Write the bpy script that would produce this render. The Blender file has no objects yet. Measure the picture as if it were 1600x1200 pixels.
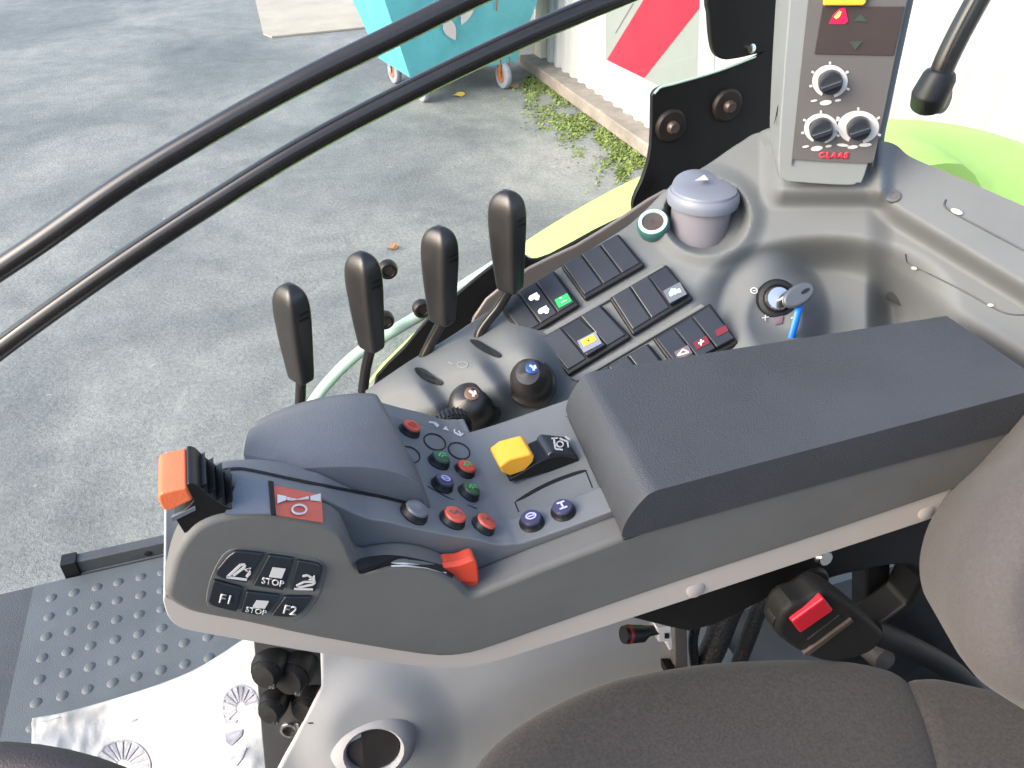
import bpy, bmesh, math, random
from math import sin, cos, tan, radians, pi, hypot, atan2, exp
from mathutils import Vector, Matrix, noise
random.seed(7)
SC = bpy.context.scene
COL = SC.collection
V = Vector
# ---------------------------------------------------------------- camera model
# world: X = rearwards along the vehicle, Y = to the vehicle's right side, Z = up, ground at 0
H = 2.45
PITCH, YAW, FPX = radians(36), radians(18.5), 1280.0
CF = V((sin(YAW)*cos(PITCH), cos(YAW)*cos(PITCH), -sin(PITCH)))
CR = V((cos(YAW), -sin(YAW), 0))
CU = CR.cross(CF)
EYE = V((0, 0, H))
def ray(x, y): return CF + CR*((x-800)/FPX) + CU*((600-y)/FPX)
def pz(x, y, z):                       # sight line meets a level plane, z measured from the eye
    d = ray(x, y); return EYE + d*(z/d.z)
def py(x, y, Y):                       # sight line meets a lengthwise upright plane
    d = ray(x, y); return EYE + d*(Y/d.y)
def px_(x, y, X):
    d = ray(x, y); return EYE + d*(X/d.x)
def pd(x, y, t): return EYE + ray(x, y)*t
def pp(x, y, n, d):
    r = ray(x, y); return EYE + r*(d/r.dot(n))
def YP(Y): return lambda x, y: py(x, y, Y)
def ZP(z): return lambda x, y: pz(x, y, z)

# ---------------------------------------------------------------- materials
def node_mat(name, color, rough=0.5, metal=0.0, spec=0.5, grain=0.0, gscale=900.0, var=0.0, vscale=12.0,
             var2=None, coat=0.0, emit=None, estr=0.0, trans=0.0, sheen=0.0, rvar=0.0):
    m = bpy.data.materials.new(name); m.use_nodes = True
    nt = m.node_tree; b = nt.nodes['Principled BSDF']; L = nt.links
    b.inputs['Base Color'].default_value = (*color, 1)
    b.inputs['Roughness'].default_value = rough
    b.inputs['Metallic'].default_value = metal
    b.inputs['Specular IOR Level'].default_value = spec
    b.inputs['Coat Weight'].default_value = coat
    b.inputs['Sheen Weight'].default_value = sheen
    if trans: b.inputs['Transmission Weight'].default_value = trans
    if emit:
        b.inputs['Emission Color'].default_value = (*emit, 1); b.inputs['Emission Strength'].default_value = estr
    if grain or var or rvar:
        tc = nt.nodes.new('ShaderNodeTexCoord')
    if var:
        n = nt.nodes.new('ShaderNodeTexNoise'); n.inputs['Scale'].default_value = vscale; n.inputs['Detail'].default_value = 6
        n.inputs['Roughness'].default_value = .65
        r = nt.nodes.new('ShaderNodeValToRGB'); L.new(tc.outputs['Object'], n.inputs['Vector'])
        c2 = var2 or tuple(c*(1+var) for c in color)
        r.color_ramp.elements[0].position = .3; r.color_ramp.elements[1].position = .7
        r.color_ramp.elements[0].color = (*[c*(1-var) for c in color], 1); r.color_ramp.elements[1].color = (*c2, 1)
        L.new(n.outputs['Fac'], r.inputs['Fac']); L.new(r.outputs['Color'], b.inputs['Base Color'])
    if rvar:
        n = nt.nodes.new('ShaderNodeTexNoise'); n.inputs['Scale'].default_value = vscale*1.7; n.inputs['Detail'].default_value = 5
        mr = nt.nodes.new('ShaderNodeMapRange'); L.new(tc.outputs['Object'], n.inputs['Vector']); L.new(n.outputs['Fac'], mr.inputs['Value'])
        mr.inputs['From Min'].default_value = .3; mr.inputs['From Max'].default_value = .7
        mr.inputs['To Min'].default_value = max(.02, rough-rvar); mr.inputs['To Max'].default_value = min(1, rough+rvar)
        L.new(mr.outputs['Result'], b.inputs['Roughness'])
    if grain:
        g = nt.nodes.new('ShaderNodeTexNoise'); g.inputs['Scale'].default_value = gscale; g.inputs['Detail'].default_value = 2
        bp = nt.nodes.new('ShaderNodeBump'); bp.inputs['Strength'].default_value = grain; bp.inputs['Distance'].default_value = 1.0/gscale
        L.new(tc.outputs['Object'], g.inputs['Vector']); L.new(g.outputs['Fac'], bp.inputs['Height']); L.new(bp.outputs['Normal'], b.inputs['Normal'])
    return m
M = {}
def mk_mats():
    A = lambda k, *a, **kw: M.__setitem__(k, node_mat(k, *a, **kw))
    A('shell_grey', (.102, .102, .097), .66, spec=.35, grain=.25, gscale=1400, var=.10, vscale=9, rvar=.06)
    A('tray_grey', (.125, .132, .137), .58, spec=.4, grain=.25, gscale=1400, var=.08, vscale=10, rvar=.06)
    A('lip_beige', (.40, .365, .33), .5, grain=.15, gscale=1200, var=.05, vscale=8)
    A('plug_grey', (.33, .30, .28), .5)
    A('pad_leather', (.038, .041, .046), .48, grain=.5, gscale=700, var=.10, vscale=14, rvar=.06)
    A('palm_leather', (.095, .101, .112), .46, grain=.4, gscale=800, var=.08, vscale=14)
    A('console_grey', (.125, .132, .133), .75, spec=.22, grain=.25, gscale=1300, var=.08, vscale=7, rvar=.06)
    A('pillar_grey', (.185, .20, .20), .5, grain=.15, gscale=1200, var=.04, vscale=6)
    A('panel_dark', (.088, .084, .084), .5, grain=.15, gscale=1500, var=.06)
    A('display_black', (.045, .036, .036), .25, var=.1)
    A('cowl_grey', (.40, .405, .41), .9, spec=.12, grain=.15, gscale=900, var=.06, vscale=5)
    A('vent_grey', (.30, .30, .31), .8, spec=.2, grain=.15, gscale=900, var=.06)
    A('black_plastic', (.0085, .0082, .0085), .40, spec=.35, grain=.25, gscale=1200, var=.15, vscale=15, rvar=.08)
    A('black_matte', (.007, .007, .007), .65, spec=.3, grain=.3, gscale=900, var=.2, vscale=12)
    A('rocker_black', (.017, .020, .026), .32, grain=.15, gscale=1300, var=.12, vscale=30)
    A('knob_black', (.018, .0165, .016), .36, grain=.12, gscale=900, var=.18, vscale=30, rvar=.08)
    A('gloss_black', (.016, .014, .013), .22, var=.15, vscale=20, rvar=.06)
    A('trim_gloss', (.16, .14, .13), .25, var=.1)
    A('orange_cap', (.62, .135, .05), .45, grain=.2, gscale=700, var=.06)
    A('orange_red', (.55, .055, .025), .42, var=.08, vscale=40)
    A('red_button', (.50, .065, .04), .4, var=.06, vscale=60)
    A('red_buckle', (.42, .006, .018), .4, var=.06, vscale=60)
    A('yellow_rocker', (.78, .37, .03), .42, var=.05, vscale=40)
    A('label_red', (.46, .085, .055), .5, var=.08, vscale=60)
    A('ink_white', (.50, .49, .48), .5)
    A('ink_grey', (.42, .42, .42), .5)
    A('ink_lilac', (.42, .40, .70), .5)
    A('ink_green', (.05, .42, .14), .5)
    A('ink_pale', (.35, .55, .55), .5)
    A('ink_faint', (.20, .19, .20), .5)
    A('red_ink', (.65, .03, .05), .5)
    A('led_green', (.01, .25, .05), .4, emit=(.01, .75, .14), estr=.22)
    A('led_white', (.8, .8, .8), .4, emit=(1, 1, 1), estr=.2)
    A('led_red', (.3, .005, .03), .4, emit=(1.0, .012, .10), estr=.20)
    A('led_hot', (.8, .5, .1), .4, emit=(1.0, .40, .12), estr=.25)
    A('glass_green_dim', (.035, .055, .04), .4)
    A('red_dark', (.12, .008, .014), .4)
    A('rose_grey', (.11, .075, .095), .45)
    A('field_blue', (.16, .18, .23), .4)
    A('slate_button', (.10, .11, .13), .35, var=.06)
    A('blue_button', (.035, .035, .075), .3)
    A('green_button', (.02, .07, .035), .3)
    A('blue_disc', (.014, .06, .20), .4)
    A('tan_disc', (.15, .08, .045), .4)
    A('blue_tag', (.01, .16, .62), .45)
    A('key_grey', (.06, .07, .08), .35)
    A('chrome', (.65, .63, .60), .18, metal=1.0)
    A('steel_brown', (.09, .07, .06), .38, metal=.5, var=.2, vscale=40)
    A('washer_brown', (.022, .017, .014), .45, metal=.3, var=.25, vscale=60)
    A('cup_lilac', (.18, .172, .19), .5, grain=.1, gscale=900, var=.05)
    A('cup_lid', (.16, .175, .21), .42, var=.05)
    A('ring_teal', (.03, .11, .095), .4)
    A('seat_fabric', (.042, .0395, .0392), .95, spec=.1, grain=.5, gscale=800, var=.30, vscale=330, sheen=.15)
    A('seat_bolster', (.070, .064, .063), .92, spec=.1, grain=.45, gscale=600, var=.10, vscale=300, sheen=.1)
    A('mat_rubber', (.080, .092, .100), .6, grain=.3, gscale=500, var=.14, vscale=9, rvar=.08)
    A('dark_rubber', (.05, .055, .06), .55, grain=.3, gscale=400, var=.2, vscale=9)
    A('bag_white', (.345, .345, .335), .75, grain=.12, gscale=150, var=.04, vscale=8)
    A('bag_print', (.22, .215, .235), .6, var=.35, vscale=70)
    A('wheel_rim', (.040, .030, .027), .5, grain=.3, gscale=700, var=.15)
    A('lime_paint', (.42, .66, .16), .55, spec=.15, var=.03)
    A('seal_green', (.36, .50, .42), .35, var=.08)
    A('board_white', (.20, .225, .205), .35, var=.04, vscale=5)
    A('board_red', (.34, .012, .03), .4, var=.06, vscale=8)
    A('board_back', (.30, .32, .32), .5)
    A('bin_blue', (.09, .38, .43), .45, grain=.1, gscale=40, var=.16, vscale=2.5, rvar=.1)
    A('rust', (.30, .11, .04), .8, var=.4, vscale=14)
    A('tyre_grey', (.22, .24, .28), .6, var=.15, vscale=20)
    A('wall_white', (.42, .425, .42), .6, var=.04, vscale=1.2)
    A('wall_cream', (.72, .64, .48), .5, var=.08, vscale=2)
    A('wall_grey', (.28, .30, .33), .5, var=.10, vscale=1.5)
    A('plinth', (.24, .21, .18), .85, grain=.5, gscale=60, var=.3, vscale=5)
    A('roof_liner', (.30, .29, .28), .8)
    A('blocker_grey', (.20, .19, .18), .7)
    A('post_grey', (.12, .11, .105), .5, var=.1)
    A('hose_black', (.02, .021, .023), .35, grain=.5, gscale=260)
    A('wall_slate', (.22, .26, .28), .55, grain=.2, gscale=900, var=.08)
    A('leaf_yellow', (.55, .42, .05), .6); A('leaf_brown', (.30, .16, .07), .7)
    # asphalt yard
    m = bpy.data.materials.new('asphalt'); m.use_nodes = True; M['asphalt'] = m
    nt = m.node_tree; L = nt.links; b = nt.nodes['Principled BSDF']; N = nt.nodes.new
    tc = N('ShaderNodeTexCoord')
    def nz(s, det=8, ro=.6, dist=0):
        n = N('ShaderNodeTexNoise'); n.inputs['Scale'].default_value = s; n.inputs['Detail'].default_value = det
        n.inputs['Roughness'].default_value = ro; n.inputs['Distortion'].default_value = dist
        L.new(tc.outputs['Object'], n.inputs['Vector']); return n.outputs['Fac']
    def ramp(f, stops):
        r = N('ShaderNodeValToRGB'); e = r.color_ramp.elements
        while len(e) < len(stops): e.new(.5)
        for i, (p, c) in enumerate(stops): e[i].position = p; e[i].color = (*c, 1)
        L.new(f, r.inputs['Fac']); return r.outputs['Color']
    def mix(a, bb, f, mode='MIX'):
        x = N('ShaderNodeMix'); x.data_type = 'RGBA'; x.blend_type = mode
        if isinstance(f, float): x.inputs[0].default_value = f
        else: L.new(f, x.inputs[0])
        L.new(a, x.inputs[6]); L.new(bb, x.inputs[7]); return x.outputs[2]
    base = ramp(nz(.55, 9, .62, .6), [(.28, (.095, .105, .104)), (.44, (.140, .151, .149)), (.57, (.195, .203, .194)), (.72, (.262, .259, .238))])
    fine = ramp(nz(38, 4, .7), [(.32, (.68, .68, .69)), (.5, (1, 1, 1)), (.68, (1.28, 1.27, 1.24))])
    mid = ramp(nz(5, 6, .7, .3), [(.3, (.80, .81, .81)), (.6, (1.08, 1.08, 1.06))])
    c = mix(base, mid, 1.0, 'MULTIPLY'); c = mix(c, fine, .75, 'MULTIPLY')
    spk = ramp(nz(17, 2, .5), [(.72, (0, 0, 0)), (.80, (.7, .7, .7))])
    pale = N('ShaderNodeRGB'); pale.outputs[0].default_value = (.42, .40, .36, 1)
    c = mix(c, pale.outputs[0], spk); L.new(c, b.inputs['Base Color'])
    b.inputs['Roughness'].default_value = .70; b.inputs['Specular IOR Level'].default_value = .5
    bp = N('ShaderNodeBump'); bp.inputs['Strength'].default_value = .55; bp.inputs['Distance'].default_value = .02
    L.new(nz(45, 5, .7), bp.inputs['Height']); L.new(bp.outputs['Normal'], b.inputs['Normal'])
    A('concrete', (.36, .325, .26), .85, grain=.12, gscale=30, var=.14, vscale=1.6)
    A('moss_a', (.12, .19, .035), .8, var=.35, vscale=6, var2=(.22, .27, .07))
    # clear window glass: straight-through plus a faint mirror
    g = bpy.data.materials.new('window_glass'); g.use_nodes = True; nt = g.node_tree; nt.nodes.clear()
    o = nt.nodes.new('ShaderNodeOutputMaterial'); t = nt.nodes.new('ShaderNodeBsdfTransparent'); gl = nt.nodes.new('ShaderNodeBsdfGlossy')
    t.inputs['Color'].default_value = (.955, .975, .965, 1); gl.inputs['Roughness'].default_value = .02
    mx = nt.nodes.new('ShaderNodeMixShader'); mx.inputs[0].default_value = .035; nt.links.new(t.outputs[0], mx.inputs[1]); nt.links.new(gl.outputs[0], mx.inputs[2])
    nt.links.new(mx.outputs[0], o.inputs[0]); M['window_glass'] = g
mk_mats()

# ---------------------------------------------------------------- object helpers
ORG = {}
def thing(name, label, cat, loc, group=None):
    o = bpy.data.objects.new(name, None); COL.objects.link(o); o.location = loc; o.empty_display_size = .05
    o['label'] = label; o['category'] = cat
    if group: o['group'] = group
    ORG[o] = V(loc); return o
def link(name, bm, mat, parent=None, bevel=0, seg=3, smooth=True, angle=32, solid=0):
    org = ORG[parent] if parent is not None else V((0, 0, 0))
    bmesh.ops.recalc_face_normals(bm, faces=bm.faces)
    if org.length: bmesh.ops.translate(bm, verts=bm.verts, vec=-org)
    me = bpy.data.meshes.new(name); bm.to_mesh(me); bm.free()
    for m in (mat if isinstance(mat, (list, tuple)) else [mat]): me.materials.append(M[m])
    if smooth: me.polygons.foreach_set('use_smooth', [True]*len(me.polygons))
    o = bpy.data.objects.new(name, me); COL.objects.link(o)
    if parent is not None: o.parent = parent
    ORG[o] = org
    if solid:
        s = o.modifiers.new('thickness', 'SOLIDIFY'); s.thickness = solid; s.offset = -1
    if bevel:
        b = o.modifiers.new('edges', 'BEVEL'); b.width = bevel; b.segments = seg; b.limit_method = 'ANGLE'; b.angle_limit = radians(angle)
        b.harden_normals = True; b.use_clamp_overlap = True
    elif smooth:
        try: me.set_sharp_from_angle(angle=radians(40))
        except Exception: pass
    return o
def tag(o, label, cat, group=None, kind=None):
    if label: o['label'] = label
    if cat: o['category'] = cat
    if group: o['group'] = group
    if kind: o['kind'] = kind
    return o
def prism(bm, pts, vec, pts2=None):
    a = [bm.verts.new(p) for p in pts]; b = [bm.verts.new(p) for p in (pts2 or [V(p)+vec for p in pts])]
    n = len(pts); bm.faces.new(a); bm.faces.new(b[::-1])
    for i in range(n): bm.faces.new((a[i], b[i], b[(i+1) % n], a[(i+1) % n]))
    return bm
def P(pts, vec, pts2=None): return prism(bmesh.new(), pts, vec, pts2)
def grid(bm, rows, closed=False):
    vs = [[bm.verts.new(p) for p in r] for r in rows]
    for i in range(len(vs)-1):
        n = len(vs[i])
        for j in range(n if closed else n-1):
            k = (j+1) % n
            bm.faces.new((vs[i][j], vs[i][k], vs[i+1][k], vs[i+1][j]))
    return vs
def frame(n):
    n = V(n).normalized(); a = V((0, 0, 1)) if abs(n.z) < .9 else V((1, 0, 0))
    e = a.cross(n).normalized(); return e, n.cross(e), n
def lathe(bm, c, axis, prof, seg=24, e=None, sq=1.0):
    e1, e2, n = frame(axis)
    rows = []
    for r, h in prof:
        rows.append([V(c)+n*h+e1*(r*cos(2*pi*k/seg))+e2*(r*sq*sin(2*pi*k/seg)) for k in range(seg)])
    vs = grid(bm, rows, True)
    bm.faces.new(vs[0]); bm.faces.new(vs[-1][::-1]); return bm
def Lt(c, axis, prof, seg=24, sq=1.0): return lathe(bmesh.new(), c, axis, prof, seg, sq=sq)
def tube(bm, pts, r, seg=12, cap=True):
    pts = [V(p) for p in pts]; n = len(pts); up = None; rows = []
    for i, p in enumerate(pts):
        t = (pts[min(i+1, n-1)]-pts[max(i-1, 0)]).normalized()
        if up is None: up = frame(t)[0]
        up = (up - t*up.dot(t)).normalized(); s = t.cross(up)
        rr = r[i] if isinstance(r, (list, tuple)) else r
        rows.append([p+up*(rr*cos(2*pi*k/seg))+s*(rr*sin(2*pi*k/seg)) for k in range(seg)])
    vs = grid(bm, rows, True)
    if cap: bm.faces.new(vs[0]); bm.faces.new(vs[-1][::-1])
    return bm
def box(bm, c, ex, ey, ez):
    c = V(c); ex, ey, ez = V(ex), V(ey), V(ez)
    return prism(bm, [c-ex-ey-ez, c+ex-ey-ez, c+ex+ey-ez, c-ex+ey-ez], ez*2)
def cr(pts, n=6, closed=False):                    # Catmull-Rom through the points (any dimension); a doubled point makes a corner
    out = []; m = len(pts)
    for i in range(m if closed else m-1):
        p = [pts[(i+k) % m] if closed else pts[min(max(i+k, 0), m-1)] for k in (-1, 0, 1, 2)]
        if tuple(p[1]) == tuple(p[2]): continue
        for s in range(n):
            t = s/n
            out.append(tuple(.5*((2*b)+(-a+c)*t+(2*a-5*b+4*c-d)*t*t+(-a+3*b-3*c+d)*t**3) for a, b, c, d in zip(*p)))
    if not closed: out.append(tuple(pts[-1]))
    res = []
    for q in out:
        if not res or hypot(*[a-b for a, b in zip(q, res[-1])]) > 1e-7: res.append(q)
    return res
def interp(x, xs, ys):
    if x <= xs[0]: return ys[0]
    for i in range(len(xs)-1):
        if x <= xs[i+1]: return ys[i]+(ys[i+1]-ys[i])*(x-xs[i])/(xs[i+1]-xs[i])
    return ys[-1]
def ss(a, b, x):
    t = min(1, max(0, (x-a)/(b-a))); return t*t*(3-2*t)
# flat marks: polygons in picture coordinates laid on a surface function
def ink(name, polys, S, mat, parent, lift=.0005, th=.0003):
    bm = bmesh.new()
    for q in polys:
        w = [S(*p) for p in q]
        nn = (w[1]-w[0]).cross(w[2]-w[0]).normalized()
        if nn.dot(EYE-w[0]) < 0: nn = -nn
        prism(bm, [p+nn*lift for p in w], nn*th)
    return link(name, bm, mat, parent, smooth=False)
def stroke(pts, w):
    out = []
    for (x0, y0), (x1, y1) in zip(pts, pts[1:]):
        l = hypot(x1-x0, y1-y0); nx, ny = -(y1-y0)/l*w/2, (x1-x0)/l*w/2
        out.append([(x0+nx, y0+ny), (x1+nx, y1+ny), (x1-nx, y1-ny), (x0-nx, y0-ny)])
    return out
def ringp(cx, cy, rx, ry, w, a0=0, a1=360, n=24, rot=0):
    out = []; cs, sn = cos(radians(rot)), sin(radians(rot))
    def q(a, k):
        x, y = (rx-k)*cos(a), (ry-k)*sin(a); return (cx+x*cs-y*sn, cy+x*sn+y*cs)
    for i in range(n):
        a, b = radians(a0+(a1-a0)*i/n), radians(a0+(a1-a0)*(i+1)/n)
        out.append([q(a, 0), q(b, 0), q(b, w), q(a, w)])
    return out
def ell(cx, cy, rx, ry, n=14, rot=0):
    cs, sn = cos(radians(rot)), sin(radians(rot))
    return [(cx+rx*cos(2*pi*i/n)*cs-ry*sin(2*pi*i/n)*sn, cy+rx*cos(2*pi*i/n)*sn+ry*sin(2*pi*i/n)*cs) for i in range(n)]
def text(name, body, org, ex, ey, S, mat, parent, lift=.0006, bold=.02):
    c = bpy.data.curves.new(name, 'FONT'); c.body = body; c.align_x = 'CENTER'; c.align_y = 'CENTER'; c.offset = bold; c.resolution_u = 3
    o = bpy.data.objects.new(name, c); COL.objects.link(o); bpy.context.view_layer.update()
    me = bpy.data.meshes.new_from_object(o.evaluated_get(bpy.context.evaluated_depsgraph_get()))
    COL.objects.unlink(o); bpy.data.objects.remove(o); bpy.data.curves.remove(c)
    bm = bmesh.new(); bm.from_mesh(me); bpy.data.meshes.remove(me)
    def W(u, v): return S(org[0]+ex[0]*u+ey[0]*v, org[1]+ex[1]*u+ey[1]*v)
    nn = (W(1, 0)-W(0, 0)).cross(W(0, 1)-W(0, 0)).normalized()
    if nn.dot(EYE-W(0, 0)) < 0: nn = -nn
    for v in bm.verts: v.co = W(v.co.x, v.co.y)+nn*lift
    r = bmesh.ops.extrude_face_region(bm, geom=bm.faces[:])
    bmesh.ops.translate(bm, verts=[g for g in r['geom'] if isinstance(g, bmesh.types.BMVert)], vec=nn*.0003)
    return link(name, bm, mat, parent, smooth=False)

# ================================================================ SETTING: yard
def yard():
    bm = bmesh.new()
    vs = [bm.verts.new(p) for p in ((-150, -150, 0), (150, -150, 0), (150, 150, 0), (-150, 150, 0))]; bm.faces.new(vs)
    tag(link('ground', bm, 'asphalt', smooth=False), None, None, kind='structure')
    # pale concrete slab by the bin
    q = [pz(x, y, -H) for x, y in ((385, -60), (412, 55), (425, 60), (600, 42), (700, 20), (760, -60))]
    tag(link('concrete_slab', P([p+V((0, 0, .004)) for p in q], V((0, 0, .02))), 'concrete', smooth=False), None, None, kind='structure')
yard()
WALL_A, WALL_B = pz(846, 104, -H), pz(1016, 222, -H)
WD = (WALL_B-WALL_A); WD.z = 0; WD.normalize()
WN = V((-WD.y, WD.x, 0))
if WN.x > 0: WN = -WN
def corr(bm, a, d, n, length, z0, z1, pitch=.20, depth=.035):
    prof = []; x = 0
    while x < length:
        prof += [(x, 0), (x+pitch*.50, 0), (x+pitch*.60, depth), (x+pitch*.90, depth)]; x += pitch
    prof.append((x, 0))
    rows = [[V(a)+d*s+n*h+V((0, 0, z)) for s, h in prof] for z in (z0, z1)]
    grid(bm, rows)
    rows2 = [[V(a)+d*s-n*.06+V((0, 0, z)) for s in (0, prof[-1][0])] for z in (z0, z1)]
    grid(bm, rows2)
def building():
    t = thing('workshop_building', 'white ribbed metal workshop wall along the mossy edge of the yard', 'building', WALL_A)
    bm = bmesh.new(); corr(bm, WALL_A+WD*.12, WD, WN, 9.0, .12, 4.2); link('wall_cladding', bm, 'wall_white', t, smooth=False)
    bm = bmesh.new(); box(bm, WALL_A+V((0, 0, 2.1))+WD*.03, WD*.09, WN*.06, V((0, 0, 2.1))); link('corner_trim', bm, 'wall_cream', t, bevel=.01)
    bm = bmesh.new(); box(bm, WALL_A+WD*4.5+V((0, 0, .06))+WN*.10, WD*4.6, WN*.12, V((0, 0, .06))); link('plinth', bm, 'plinth', t, bevel=.015)
    # return wall behind the bin
    b = thing('store_shed', 'grey ribbed shed wall behind the blue bin', 'shed', WALL_A-WN*.1-WD*1.6)
    s = WALL_A - WD*1.7 - WN*1.5
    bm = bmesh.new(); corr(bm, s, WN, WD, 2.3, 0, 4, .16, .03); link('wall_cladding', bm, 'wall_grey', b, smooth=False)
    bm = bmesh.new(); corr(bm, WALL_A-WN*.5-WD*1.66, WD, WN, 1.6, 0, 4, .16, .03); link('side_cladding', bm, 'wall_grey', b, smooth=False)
building()
def moss():
    bm = bmesh.new(); rnd = random.Random(3)
    path = [((822, 110), 22), ((850, 125), 34), ((880, 150), 44), ((905, 185), 46), ((945, 208), 44), ((985, 240), 40), ((1000, 275), 40)]
    for i in range(16000):
        k = rnd.random()*(len(path)-1); j = int(k); f = k-j
        (x0, y0), w0 = path[j]; (x1, y1), w1 = path[j+1]
        x, y, w = x0+(x1-x0)*f, y0+(y1-y0)*f, w0+(w1-w0)*f
        dx = rnd.gauss(-.10, .60)*w
        if noise.noise(V((x*.035+dx*.03, y*.05, 3))) < -.12+rnd.random()*.35-.2: continue
        p = pz(x+dx, y-dx*.25+rnd.gauss(0, 4), -H)
        if (p-WALL_A).dot(WN) < .22: continue
        s = .012+.022*rnd.random(); a = rnd.random()*6.28; h = s*(.25+rnd.random()*.6)
        d = V((cos(a), sin(a), 0))*s
        vs = [bm.verts.new(p+V((0, 0, .002))-d*.5), bm.verts.new(p+V((0, 0, .002))+d*.5), bm.verts.new(p+V((-d.y*.8, d.x*.8, h)))]
        bm.faces.new(vs)
    tag(link('moss', bm, 'moss_a', smooth=False), 'green moss and weeds along the foot of the white wall', 'moss', kind='stuff')
moss()
def leaves():
    pts = [((716, 151), 'leaf_yellow', 'bright yellow leaf on the ground in front of the blue bin', .07),
           ((802, 138), 'leaf_brown', 'pale brown leaf beside the right bin wheel', .06),
           ((612, 390), 'leaf_brown', 'orange brown leaf on the pale patch above the levers', .05),
           ((915, 150), 'leaf_brown', 'brown leaf among the moss by the wall', .05)]
    for (x, y), m, lab, s in pts:
        p = pz(x, y, -H)+V((0, 0, .006)); bm = bmesh.new()
        o = [V((s*cos(a)*(.5+.5*abs(cos(a*1.5))), s*.7*sin(a)*(.6+.4*abs(cos(a*2.5))), .012*sin(a*2)+.014)) for a in [i*pi/6 for i in range(12)]]
        prism(bm, [p+q for q in o], V((0, 0, .002)))
        tag(link('fallen_leaf', bm, m, smooth=False), lab, 'leaf', 'fallen leaves on the yard')
leaves()
def waste_bin():
    z0 = -H+.24
    b1, b2 = pz(641, 122, z0), pz(806, 97, z0)
    e = b2-b1; e.z = 0; w = e.length; e.normalize(); d = V((-e.y, e.x, 0))
    if d.y < 0: d = -d
    t = thing('waste_bin', 'turquoise wheeled waste bin with white recycling arrows and rust streaks', 'bin', (b1+b2)/2-V((0, 0, .24)))
    c = (b1+b2)/2; dep = .8
    def rect(hw, y0, y1, z): return [c-e*hw+d*y0+V((0, 0, z)), c+e*hw+d*y0+V((0, 0, z)), c+e*hw+d*y1+V((0, 0, z)), c-e*hw+d*y1+V((0, 0, z))]
    bm = bmesh.new(); R = [rect(w/2, 0, dep, 0), rect(w/2+.33, -.16, dep+.16, 1.0), rect(w/2+.36, -.18, dep+.18, 1.12)]
    vs = grid(bm, R, True); bm.faces.new(vs[0])
    link('body', bm, 'bin_blue', t, bevel=.05, seg=4, solid=.012)
    bm = bmesh.new(); lo, hi = rect(w/2+.42, -.25, dep+.25, 1.02), rect(w/2+.42, -.25, dep+.25, 1.13)
    prism(bm, lo, None, hi); link('rim', bm, 'bin_blue', t, bevel=.03)
    bm = bmesh.new(); box(bm, c-e*(w/2+.5)+V((0, 0, 1.05))+d*.05, e*.09, d*.12, V((0, 0, .05))); link('lift_bracket', bm, 'rust', t, bevel=.01)
    def S(u, v): return c+e*u+d*(-.16*v-.022)+V((0, 0, v))
    # rust streaks (wear with its own shape)
    for u, v0, v1, ww in ((.30, .98, .52, .035), (.335, .9, .66, .02), (.46, .30, .22, .035)):
        q = [S(u-ww*.5, v0), S(u+ww*.5, v0), S(u+ww*.25, v1), S(u-ww*.1, v1)]
        link('rust_streak', P(q, -d*.003), 'rust', t, smooth=False)
    # three-leaf arrow emblem
    bm = bmesh.new()
    for k, (u, v, a) in enumerate(((-.03, .66, 3), (.12, .55, 62), (-.06, .42, 118))):
        L_, W_ = .215, .066; q = []
        for s in [i/8 for i in range(9)]: q.append((L_*(s-.5)*2*.62, W_*sin(pi*s)))
        for s in [i/8 for i in range(7, 0, -1)]: q.append((L_*(s-.5)*2*.62, -W_*sin(pi*s)*.8))
        ca, sa = cos(radians(a)), sin(radians(a))
        prism(bm, [S(u-.12+x*ca-y*sa, v+x*sa+y*ca) for x, y in q], -d*.004)
    link('recycling_emblem', bm, 'ink_white', t, smooth=False)
    for sx, sy in ((-1, 0), (1, 0), (-1, 1), (1, 1)):
        p = c+e*(sx*(w/2-.13))+d*(.02+sy*(dep-.1))+V((0, 0, -.24+.125))
        bm = Lt(p-e*.028, e, [(.05, -.004), (.12, 0), (.128, .012), (.128, .044), (.12, .056), (.05, .06)], 28)
        wl = link('wheel', bm, 'tyre_grey', t)
        link('hub', Lt(p-e*.036, e, [(.0, 0), (.065, 0), (.07, .01), (.07, .062), (.065, .072), (0, .072)], 20), 'rust', wl)
        bm = bmesh.new(); box(bm, p+V((0, 0, .10))-e*.048, e*.006, d*.03, V((0, 0, .11))); box(bm, p+V((0, 0, .10))+e*.048, e*.006, d*.03, V((0, 0, .11)))
        link('fork', bm, 'rust' if sx > 0 else 'tyre_grey', t)
waste_bin()

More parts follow.
